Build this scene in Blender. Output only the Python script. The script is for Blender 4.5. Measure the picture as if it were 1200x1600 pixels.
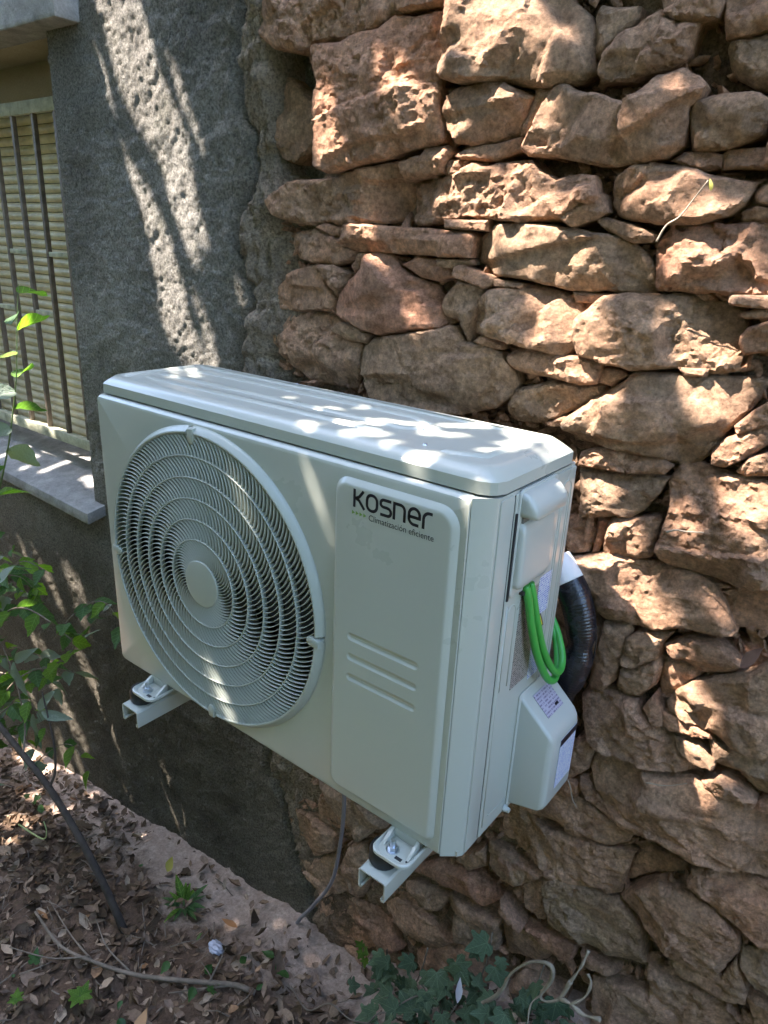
import bpy, bmesh, math, random
import numpy as np
from mathutils import Vector, Matrix
from mathutils.geometry import delaunay_2d_cdt

scene = bpy.context.scene
for o in list(bpy.data.objects):
    bpy.data.objects.remove(o)
C = scene.collection

# ------------------------------------------------------------------ camera
cam_d = bpy.data.cameras.new('camera')
cam = bpy.data.objects.new('camera', cam_d)
C.objects.link(cam)
right = Vector((0.78637, 0.61625, 0.04306))
fwd = Vector((-0.56546, 0.74612, -0.35151))
up = right.cross(fwd).normalized()
M = Matrix((right, up, -fwd)).transposed().to_4x4()
M.translation = Vector((1.2256, -0.7157, 0.8509))
cam.matrix_world = M
cam_d.sensor_fit = 'VERTICAL'
cam_d.sensor_height = 24.0
cam_d.lens = 24.0 * 1121.85 / 1600
cam_d.clip_start = 0.02
cam_d.clip_end = 500
scene.camera = cam

# ------------------------------------------------------------------ light
SX, SY = 0.45, 0.33                      # sideways travel of sunlight per metre of fall
sun_dir = Vector((SX, SY, -1)).normalized()
elev = math.asin(-sun_dir.z)
world = bpy.data.worlds.new('World')
scene.world = world
world.use_nodes = True
wn = world.node_tree.nodes
sky = wn.new('ShaderNodeTexSky')
sky.sky_type = 'NISHITA'
sky.sun_disc = False
sky.sun_elevation = elev
sky.sun_rotation = math.atan2(-SX, -SY)
sky.air_density = 1.0
sky.dust_density = 0.8
sky.ozone_density = 1.2
bg = wn['Background']
bg.inputs['Strength'].default_value = 0.15
world.node_tree.links.new(sky.outputs[0], bg.inputs['Color'])
sd = bpy.data.lights.new('sun', 'SUN')
sd.energy = 3.5
sd.angle = math.radians(0.38)
sd.color = (1.0, 0.91, 0.85)
so = bpy.data.objects.new('sun', sd)
C.objects.link(so)
so.rotation_euler = sun_dir.to_track_quat('-Z', 'Y').to_euler()
so.location = (-2, -2, 6)
vs = scene.view_settings
vs.view_transform = 'Standard'
vs.look = 'None'
vs.gamma = 1
vs.use_curve_mapping = False
vs.exposure = 3.34

# ------------------------------------------------------------------ data
# outlines of the stones on the wall plane (x, z in metres) and how far each stands out (mm)
STONES = [["A1",[[0.101,1.264],[0.091,1.212],[0.086,1.192],[0.126,1.172],[0.198,1.158],[0.225,1.168],[0.301,1.169],[0.354,1.177],[0.394,1.191],[0.472,1.19],[0.506,1.192],[0.507,1.208]],14],["A2",[[0.23,1.158],[0.251,1.163],[0.291,1.161],[0.316,1.172],[0.368,1.174],[0.394,1.187],[0.435,1.181],[0.481,1.182],[0.505,1.17],[0.499,1.121],[0.492,1.098],[0.498,1.054],[0.507,1.018],[0.504,1.005],[0.462,0.999],[0.402,0.987],[0.354,0.979],[0.282,0.965],[0.257,0.974],[0.252,1.025],[0.24,1.06],[0.241,1.102],[0.229,1.14]],30],["A3",[[0.056,1.135],[0.108,1.137],[0.159,1.108],[0.187,1.085],[0.206,1.062],[0.203,1.027],[0.18,1.007],[0.146,0.986],[0.115,0.993],[0.087,1.047],[0.067,1.097]],-25],["A4",[[0.514,1.207],[0.508,1.158],[0.501,1.124],[0.497,1.106],[0.508,1.092],[0.534,1.084],[0.606,1.081],[0.68,1.067],[0.727,1.071],[0.745,1.082],[0.736,1.133],[0.726,1.149],[0.699,1.167],[0.693,1.182]],26],["A5",[[0.509,1.051],[0.516,1.066],[0.531,1.077],[0.559,1.077],[0.582,1.081],[0.608,1.077],[0.63,1.066],[0.654,1.057],[0.648,1.042],[0.641,1.014],[0.616,1.007],[0.562,1.0],[0.534,1.006],[0.518,1.023],[0.508,1.038]],22],["A6",[[0.664,1.064],[0.682,1.066],[0.68,1.05],[0.656,1.015],[0.644,1.012],[0.658,1.048]],8],["A7",[[0.649,0.994],[0.67,1.018],[0.68,1.048],[0.692,1.062],[0.71,1.07],[0.728,1.058],[0.749,1.053],[0.765,1.05],[0.801,1.039],[0.823,1.051],[0.838,1.065],[0.866,1.07],[0.889,1.061],[0.901,1.049],[0.895,1.037],[0.883,1.028],[0.884,1.007],[0.884,0.988],[0.866,0.975],[0.831,0.969],[0.778,0.966],[0.754,0.972],[0.708,0.979],[0.665,0.981]],24],["A8",[[0.739,1.144],[0.745,1.158],[0.761,1.153],[0.793,1.15],[0.791,1.138],[0.775,1.116],[0.754,1.099],[0.744,1.103]],10],["A9",[[0.755,1.086],[0.759,1.1],[0.778,1.116],[0.804,1.132],[0.825,1.141],[0.834,1.131],[0.85,1.125],[0.876,1.121],[0.872,1.104],[0.869,1.089],[0.857,1.081],[0.82,1.072],[0.796,1.069],[0.767,1.068]],20],["A10",[[0.825,1.161],[0.835,1.138],[0.849,1.131],[0.872,1.125],[0.896,1.128],[0.9,1.141],[0.898,1.151]],14],["A11",[[0.901,1.15],[0.914,1.106],[0.934,1.107],[0.971,1.113],[0.965,1.142]],6],["A12",[[0.916,1.101],[0.936,1.102],[0.972,1.108],[0.986,1.045],[0.956,1.05],[0.927,1.065],[0.916,1.09]],-4],["A13",[[0.886,1.023],[0.893,1.036],[0.916,1.037],[0.926,1.04],[0.964,1.037],[0.976,1.03],[0.979,1.007],[0.976,0.997],[0.962,0.99],[0.937,0.983],[0.91,0.981],[0.898,0.983]],18],["A14",[[0.876,0.968],[0.889,0.975],[0.911,0.976],[0.932,0.972],[0.932,0.961],[0.915,0.958]],6],["A15",[[0.936,0.973],[0.943,0.977],[1.0,0.977],[1.004,0.959],[0.939,0.96]],8],["A16",[[0.799,0.929],[0.802,0.947],[0.826,0.962],[0.856,0.963],[0.892,0.959],[0.924,0.948],[0.958,0.942],[0.98,0.94],[0.979,0.931],[0.97,0.914],[0.956,0.904],[0.919,0.893],[0.869,0.893],[0.837,0.896],[0.813,0.902],[0.8,0.913]],22],["A17",[[0.986,0.928],[1.007,0.947],[1.014,0.913],[0.99,0.918]],12],["A18",[[0.976,0.906],[0.99,0.911],[1.015,0.909],[1.017,0.898],[0.978,0.898]],12],["A19",[[0.423,0.977],[0.461,0.986],[0.471,0.996],[0.51,0.997],[0.52,0.988],[0.505,0.963],[0.468,0.957],[0.433,0.953]],10],["A20",[[0.537,0.984],[0.559,0.994],[0.602,0.996],[0.64,1.003],[0.641,0.987],[0.601,0.977],[0.546,0.98]],8],["A20b",[[0.512,0.969],[0.519,0.977],[0.552,0.975],[0.545,0.963],[0.521,0.957]],4],["A21",[[0.437,0.923],[0.435,0.949],[0.508,0.954],[0.546,0.96],[0.57,0.972],[0.586,0.965],[0.618,0.971],[0.663,0.973],[0.68,0.958],[0.706,0.948],[0.74,0.953],[0.772,0.948],[0.785,0.923],[0.765,0.901],[0.738,0.894],[0.682,0.892],[0.627,0.892],[0.569,0.896],[0.527,0.89],[0.465,0.882],[0.443,0.889]],18],["A22",[[0.733,0.898],[0.763,0.915],[0.788,0.923],[0.797,0.904],[0.782,0.895],[0.753,0.886]],30],["A23",[[0.776,0.894],[0.786,0.896],[0.832,0.888],[0.866,0.878],[0.862,0.87],[0.838,0.868],[0.801,0.88]],16],["A24",[[0.096,0.914],[0.125,0.934],[0.175,0.952],[0.243,0.951],[0.293,0.961],[0.364,0.97],[0.41,0.979],[0.427,0.95],[0.43,0.896],[0.388,0.886],[0.299,0.88],[0.228,0.878],[0.157,0.882],[0.117,0.892]],14],["A25",[[0.23,0.871],[0.251,0.876],[0.292,0.872],[0.292,0.861],[0.273,0.858]],4],["A26",[[0.297,0.869],[0.306,0.875],[0.437,0.873],[0.572,0.869],[0.578,0.863],[0.575,0.836],[0.509,0.836],[0.414,0.837],[0.328,0.836],[0.297,0.845]],16],["A27",[[0.153,0.843],[0.181,0.859],[0.228,0.868],[0.262,0.858],[0.307,0.843],[0.325,0.832],[0.32,0.819],[0.279,0.808],[0.217,0.811],[0.171,0.817]],6],["A28",[[0.528,0.888],[0.601,0.888],[0.603,0.876],[0.531,0.878]],20],["A29",[[0.581,0.834],[0.587,0.856],[0.612,0.879],[0.651,0.883],[0.674,0.884],[0.722,0.881],[0.776,0.874],[0.819,0.869],[0.851,0.854],[0.868,0.834],[0.875,0.812],[0.871,0.802],[0.841,0.8],[0.803,0.801],[0.787,0.797],[0.759,0.797],[0.715,0.803],[0.687,0.807],[0.653,0.809],[0.619,0.811],[0.586,0.825]],22],["A30",[[0.876,0.833],[0.871,0.863],[0.888,0.887],[0.92,0.889],[0.969,0.89],[1.018,0.894],[1.036,0.813],[0.999,0.81],[0.943,0.808],[0.884,0.808]],22],["A31",[[0.982,0.804],[1.037,0.807],[1.04,0.793],[0.984,0.795]],14],["A32",[[0.998,0.783],[1.011,0.788],[1.041,0.789],[1.042,0.781],[1.005,0.779]],10],["A33",[[1.003,0.756],[1.01,0.765],[1.043,0.78],[1.05,0.745],[1.01,0.733],[1.004,0.744]],12],["A34",[[0.773,0.754],[0.792,0.771],[0.81,0.79],[0.841,0.795],[0.916,0.798],[0.963,0.796],[0.991,0.785],[1.001,0.761],[1.002,0.739],[1.004,0.71],[0.975,0.704],[0.933,0.706],[0.877,0.697],[0.82,0.7],[0.786,0.706],[0.779,0.727]],22],["A35",[[0.592,0.733],[0.601,0.769],[0.616,0.786],[0.661,0.792],[0.696,0.795],[0.736,0.788],[0.767,0.778],[0.778,0.764],[0.776,0.718],[0.761,0.702],[0.728,0.704],[0.676,0.712],[0.63,0.714],[0.596,0.718]],18],["A36",[[0.761,0.791],[0.804,0.792],[0.8,0.781],[0.766,0.781]],2],["A37",[[0.433,0.814],[0.469,0.828],[0.51,0.823],[0.534,0.813],[0.541,0.804],[0.517,0.796],[0.48,0.798],[0.452,0.808]],8],["A38",[[0.511,0.827],[0.574,0.829],[0.579,0.823],[0.542,0.817],[0.517,0.818]],10],["A39",[[0.552,0.815],[0.564,0.819],[0.622,0.806],[0.623,0.799],[0.608,0.792],[0.553,0.803]],20],["A40",[[0.628,0.802],[0.673,0.799],[0.674,0.793],[0.629,0.793]],14],["A41",[[0.284,0.732],[0.296,0.761],[0.348,0.804],[0.357,0.823],[0.39,0.833],[0.414,0.825],[0.43,0.807],[0.461,0.794],[0.5,0.785],[0.518,0.766],[0.528,0.742],[0.546,0.73],[0.518,0.716],[0.458,0.707],[0.398,0.693],[0.366,0.698],[0.328,0.709],[0.289,0.72]],18],["A42",[[0.323,0.81],[0.333,0.827],[0.366,0.829],[0.343,0.809],[0.33,0.799]],4],["A43",[[0.522,0.752],[0.529,0.774],[0.549,0.795],[0.6,0.792],[0.601,0.783],[0.589,0.733],[0.584,0.702],[0.576,0.711],[0.56,0.734],[0.533,0.736]],10],["A44",[[0.235,0.802],[0.275,0.804],[0.317,0.791],[0.307,0.774],[0.28,0.755],[0.259,0.775]],10],["A45",[[0.117,0.71],[0.109,0.752],[0.153,0.787],[0.225,0.803],[0.251,0.77],[0.276,0.747],[0.268,0.728],[0.186,0.715]],-2],["A46",[[0.275,0.689],[0.3,0.701],[0.344,0.694],[0.369,0.688],[0.359,0.675],[0.312,0.677]],8],["A47",[[0.094,0.693],[0.199,0.711],[0.27,0.713],[0.303,0.676],[0.341,0.666],[0.342,0.625],[0.324,0.58],[0.204,0.581],[0.131,0.616],[0.093,0.651]],2],["A48",[[0.345,0.626],[0.349,0.661],[0.379,0.683],[0.448,0.698],[0.542,0.72],[0.556,0.719],[0.574,0.7],[0.607,0.695],[0.648,0.69],[0.673,0.665],[0.681,0.645],[0.673,0.623],[0.642,0.599],[0.587,0.581],[0.479,0.557],[0.381,0.564]],16],["A49",[[0.594,0.701],[0.609,0.71],[0.65,0.704],[0.647,0.697],[0.623,0.697]],10],["A50",[[0.661,0.687],[0.675,0.696],[0.728,0.7],[0.784,0.698],[0.82,0.695],[0.815,0.667],[0.789,0.663],[0.744,0.665],[0.694,0.667],[0.671,0.671]],16],["A51",[[0.815,0.669],[0.819,0.686],[0.845,0.685],[0.854,0.681],[0.835,0.667]],8],["A52",[[0.671,0.614],[0.682,0.635],[0.735,0.653],[0.79,0.656],[0.817,0.659],[0.822,0.649],[0.787,0.625],[0.757,0.603],[0.715,0.585],[0.674,0.588]],6],["A53",[[0.74,0.59],[0.765,0.601],[0.772,0.6],[0.765,0.589],[0.744,0.585]],4],["A54",[[0.934,0.704],[0.968,0.706],[0.966,0.698],[0.943,0.696]],14],["A55",[[0.773,0.594],[0.781,0.608],[0.813,0.636],[0.844,0.662],[0.862,0.677],[0.873,0.687],[0.935,0.692],[0.979,0.694],[1.029,0.698],[1.039,0.695],[1.036,0.674],[1.028,0.657],[1.006,0.625],[0.994,0.596],[0.978,0.577],[0.961,0.568],[0.939,0.572],[0.925,0.575],[0.878,0.572],[0.835,0.575],[0.803,0.575],[0.784,0.585]],26],["A56",[[1.02,0.638],[1.038,0.661],[1.063,0.685],[1.07,0.652],[1.025,0.628]],10],["A57",[[0.999,0.596],[1.01,0.616],[1.026,0.625],[1.057,0.643],[1.059,0.618],[1.041,0.597],[1.019,0.58],[1.002,0.581]],14],["A58",[[1.036,0.577],[1.046,0.596],[1.079,0.611],[1.085,0.583],[1.047,0.573]],14],["A59",[[0.81,0.555],[0.85,0.572],[0.892,0.568],[0.932,0.57],[0.945,0.561],[0.937,0.551],[0.896,0.544],[0.855,0.539],[0.808,0.536]],16],["A60",[[0.811,0.526],[0.822,0.452],[0.867,0.463],[0.899,0.47],[0.918,0.49],[0.933,0.518],[0.942,0.54],[0.929,0.542],[0.88,0.534]],20],["A61",[[0.797,0.44],[0.839,0.451],[0.846,0.426],[0.84,0.394],[0.808,0.382]],8],["A62",[[0.851,0.45],[0.864,0.454],[0.866,0.443],[0.857,0.4],[0.85,0.397]],4],["A63",[[0.866,0.413],[0.872,0.458],[0.936,0.476],[0.941,0.471],[0.937,0.417],[0.913,0.406],[0.871,0.4]],16],["A64",[[0.948,0.43],[0.951,0.464],[0.955,0.506],[0.947,0.537],[0.96,0.566],[0.982,0.572],[1.008,0.563],[1.049,0.566],[1.089,0.567],[1.12,0.422],[1.074,0.415],[1.043,0.415],[1.006,0.414],[0.964,0.414]],24],["A65",[[0.807,0.372],[0.878,0.399],[0.934,0.401],[1.007,0.407],[1.033,0.398],[1.057,0.371],[1.077,0.339],[1.077,0.333],[1.055,0.325],[1.01,0.322],[0.973,0.301],[0.938,0.297],[0.894,0.293],[0.856,0.306],[0.819,0.329]],22],["A66",[[0.798,0.285],[0.835,0.295],[0.871,0.28],[0.89,0.266],[0.89,0.229],[0.874,0.185],[0.84,0.183],[0.808,0.208]],4],["A67",[[0.89,0.28],[0.924,0.291],[0.932,0.279],[0.92,0.218],[0.921,0.188],[0.904,0.159],[0.881,0.153],[0.882,0.207]],10],["A68",[[0.926,0.232],[0.929,0.268],[0.942,0.281],[0.992,0.301],[0.982,0.28],[0.98,0.256],[0.95,0.223],[0.933,0.221]],14],["A69",[[0.927,0.176],[0.931,0.21],[0.951,0.219],[0.977,0.247],[0.985,0.236],[0.981,0.201],[0.963,0.172],[0.938,0.166]],10],["A70",[[0.986,0.277],[1.016,0.303],[1.054,0.311],[1.083,0.302],[1.098,0.29],[1.084,0.27],[1.048,0.258],[1.014,0.264],[0.995,0.267]],16],["A71",[[0.991,0.249],[1.022,0.255],[1.074,0.261],[1.05,0.248],[1.031,0.223],[1.016,0.192],[0.994,0.184],[0.987,0.217]],-4],["A72",[[1.01,0.183],[1.019,0.206],[1.038,0.231],[1.066,0.251],[1.108,0.279],[1.143,0.315],[1.175,0.164],[1.147,0.159],[1.116,0.159],[1.082,0.166],[1.052,0.167],[1.018,0.171]],22],["A73",[[0.87,0.124],[0.877,0.145],[0.924,0.157],[0.964,0.162],[0.973,0.143],[0.999,0.132],[1.022,0.124],[1.039,0.108],[1.064,0.094],[1.067,0.085],[1.036,0.063],[1.002,0.053],[0.964,0.051],[0.933,0.047],[0.892,0.052]],16],["A73b",[[1.033,0.127],[1.068,0.133],[1.093,0.119],[1.093,0.107],[1.068,0.103],[1.04,0.112]],20],["A74",[[0.979,0.158],[0.989,0.185],[1.003,0.166],[1.007,0.145],[0.999,0.137]],22],["A75",[[1.009,0.163],[1.042,0.163],[1.076,0.16],[1.08,0.155],[1.052,0.146],[1.023,0.141],[1.011,0.146]],20],["A76",[[0.874,0.036],[0.894,0.051],[0.903,0.039],[0.899,-0.01],[0.88,-0.039],[0.866,-0.047],[0.862,-0.001]],8],["A77",[[0.903,-0.005],[0.907,0.02],[0.934,0.042],[0.979,0.053],[1.017,0.052],[1.067,0.067],[1.112,0.066],[1.152,0.064],[1.202,0.06],[1.228,-0.061],[1.177,-0.058],[1.127,-0.065],[1.093,-0.069],[1.038,-0.067],[0.994,-0.085],[0.954,-0.075],[0.914,-0.028]],24],["A78",[[1.088,0.076],[1.11,0.093],[1.16,0.08],[1.157,0.066],[1.132,0.066],[1.095,0.069]],24],["A79",[[1.077,0.155],[1.103,0.144],[1.134,0.149],[1.177,0.155],[1.189,0.099],[1.158,0.095],[1.129,0.112],[1.095,0.112]],14],["A80",[[1.162,0.069],[1.173,0.085],[1.19,0.094],[1.196,0.069],[1.166,0.063]],12],["A81",[[0.786,-0.147],[0.836,-0.107],[0.861,-0.092],[0.921,-0.087],[0.956,-0.096],[0.997,-0.092],[0.991,-0.122],[0.964,-0.146],[0.91,-0.165],[0.866,-0.157],[0.794,-0.173]],14],["A81b",[[0.856,-0.086],[0.869,-0.051],[0.889,-0.054],[0.888,-0.078],[0.866,-0.09]],6],["A81c",[[0.893,-0.059],[0.894,-0.037],[0.914,-0.041],[0.95,-0.066],[0.983,-0.077],[0.954,-0.085],[0.921,-0.076]],6],["A82",[[0.744,-0.205],[0.789,-0.184],[0.846,-0.187],[0.932,-0.162],[0.987,-0.151],[1.0,-0.157],[0.994,-0.241],[0.98,-0.252],[0.926,-0.27],[0.859,-0.283],[0.81,-0.277],[0.752,-0.271]],16],["A83",[[0.997,-0.204],[1.001,-0.158],[1.026,-0.134],[1.071,-0.129],[1.093,-0.139],[1.055,-0.167],[1.022,-0.2],[1.0,-0.226]],-25],["A84",[[0.855,-0.303],[0.886,-0.276],[0.949,-0.27],[0.996,-0.257],[1.043,-0.296],[1.066,-0.38],[1.035,-0.382],[0.977,-0.396],[0.915,-0.411],[0.877,-0.405]],14],["A85",[[1.001,-0.246],[1.023,-0.209],[1.056,-0.17],[1.099,-0.159],[1.145,-0.155],[1.186,-0.18],[1.193,-0.214],[1.174,-0.286],[1.135,-0.292],[1.097,-0.291],[1.067,-0.273],[1.033,-0.262]],18],["A86",[[1.101,-0.141],[1.104,-0.1],[1.147,-0.076],[1.225,-0.066],[1.249,-0.181],[1.199,-0.166],[1.145,-0.149],[1.109,-0.152]],16],["A87",[[0.813,-0.357],[0.85,-0.32],[0.866,-0.387],[0.862,-0.417],[0.831,-0.402]],6],["A88",[[0.755,-0.31],[0.813,-0.3],[0.858,-0.293],[0.81,-0.354],[0.801,-0.366],[0.761,-0.37]],10],["A89",[[1.092,-0.316],[1.117,-0.296],[1.176,-0.295],[1.221,-0.316],[1.223,-0.326],[1.162,-0.338],[1.118,-0.341]],10],["A90",[[1.184,-0.306],[1.197,-0.24],[1.221,-0.284],[1.222,-0.301],[1.209,-0.313]],12],["A91",[[1.199,-0.215],[1.25,-0.184],[1.266,-0.257],[1.229,-0.263],[1.207,-0.244]],10],["A92",[[1.072,-0.367],[1.106,-0.367],[1.166,-0.354],[1.201,-0.357],[1.219,-0.388],[1.127,-0.478],[1.087,-0.431]],8],["A93",[[0.982,-0.471],[1.012,-0.451],[1.068,-0.425],[1.142,-0.43],[1.167,-0.448],[1.006,-0.606]],6],["A94",[[0.834,-0.451],[0.879,-0.434],[0.936,-0.423],[0.936,-0.449],[0.913,-0.468],[0.858,-0.458]],14],["A95",[[0.952,-0.429],[1.007,-0.419],[1.022,-0.42],[1.009,-0.434],[0.963,-0.445]],10],["A96",[[1.226,-0.308],[1.277,-0.289],[1.286,-0.331],[1.254,-0.362]],8],["A97",[[0.777,-0.469],[0.828,-0.456],[0.896,-0.477],[0.88,-0.524],[0.795,-0.562]],0],["B1",[[0.245,-0.426],[0.327,-0.405],[0.411,-0.402],[0.466,-0.421],[0.428,-0.46],[0.388,-0.509],[0.359,-0.496],[0.284,-0.467]],8],["B2",[[0.166,-0.554],[0.231,-0.549],[0.304,-0.561],[0.305,-0.608],[0.247,-0.662],[0.182,-0.64]],6],["B3",[[0.361,-0.556],[0.402,-0.522],[0.433,-0.581],[0.401,-0.703],[0.365,-0.689],[0.327,-0.656]],6],["B4",[[0.352,-0.745],[0.425,-0.709],[0.491,-0.713],[0.535,-0.755],[0.494,-0.797],[0.429,-0.802],[0.353,-0.791]],6],["B5",[[0.479,-0.657],[0.517,-0.61],[0.607,-0.612],[0.667,-0.63],[0.626,-0.688],[0.561,-0.691],[0.508,-0.685]],16],["B6",[[0.533,-0.548],[0.563,-0.521],[0.645,-0.516],[0.628,-0.56],[0.58,-0.583]],12],["B7",[[0.559,-0.473],[0.616,-0.422],[0.706,-0.404],[0.771,-0.428],[0.735,-0.465],[0.656,-0.472]],14],["B8",[[0.653,-0.493],[0.715,-0.488],[0.776,-0.475],[0.77,-0.502],[0.718,-0.517],[0.66,-0.521]],20],["B9",[[0.724,-0.306],[0.77,-0.299],[0.821,-0.31],[0.804,-0.353],[0.777,-0.359],[0.737,-0.342]],8],["B10",[[0.662,-0.373],[0.717,-0.32],[0.727,-0.361],[0.692,-0.399]],10],["B11",[[0.778,-0.414],[0.826,-0.449],[0.822,-0.457],[0.777,-0.443]],18],["B12",[[0.569,-0.742],[0.669,-0.643],[0.742,-0.616],[0.813,-0.605],[0.833,-0.645],[0.714,-0.752],[0.592,-0.797]],4],["B13",[[0.669,-0.54],[0.717,-0.531],[0.775,-0.519],[0.777,-0.568],[0.725,-0.602],[0.674,-0.604]],8],["B14",[[0.438,-0.482],[0.474,-0.43],[0.547,-0.428],[0.631,-0.399],[0.55,-0.468],[0.532,-0.525],[0.484,-0.61],[0.447,-0.586]],4],["B15",[[0.173,-0.68],[0.232,-0.688],[0.309,-0.62],[0.321,-0.669],[0.355,-0.705],[0.279,-0.773],[0.208,-0.745]],2]]
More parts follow.
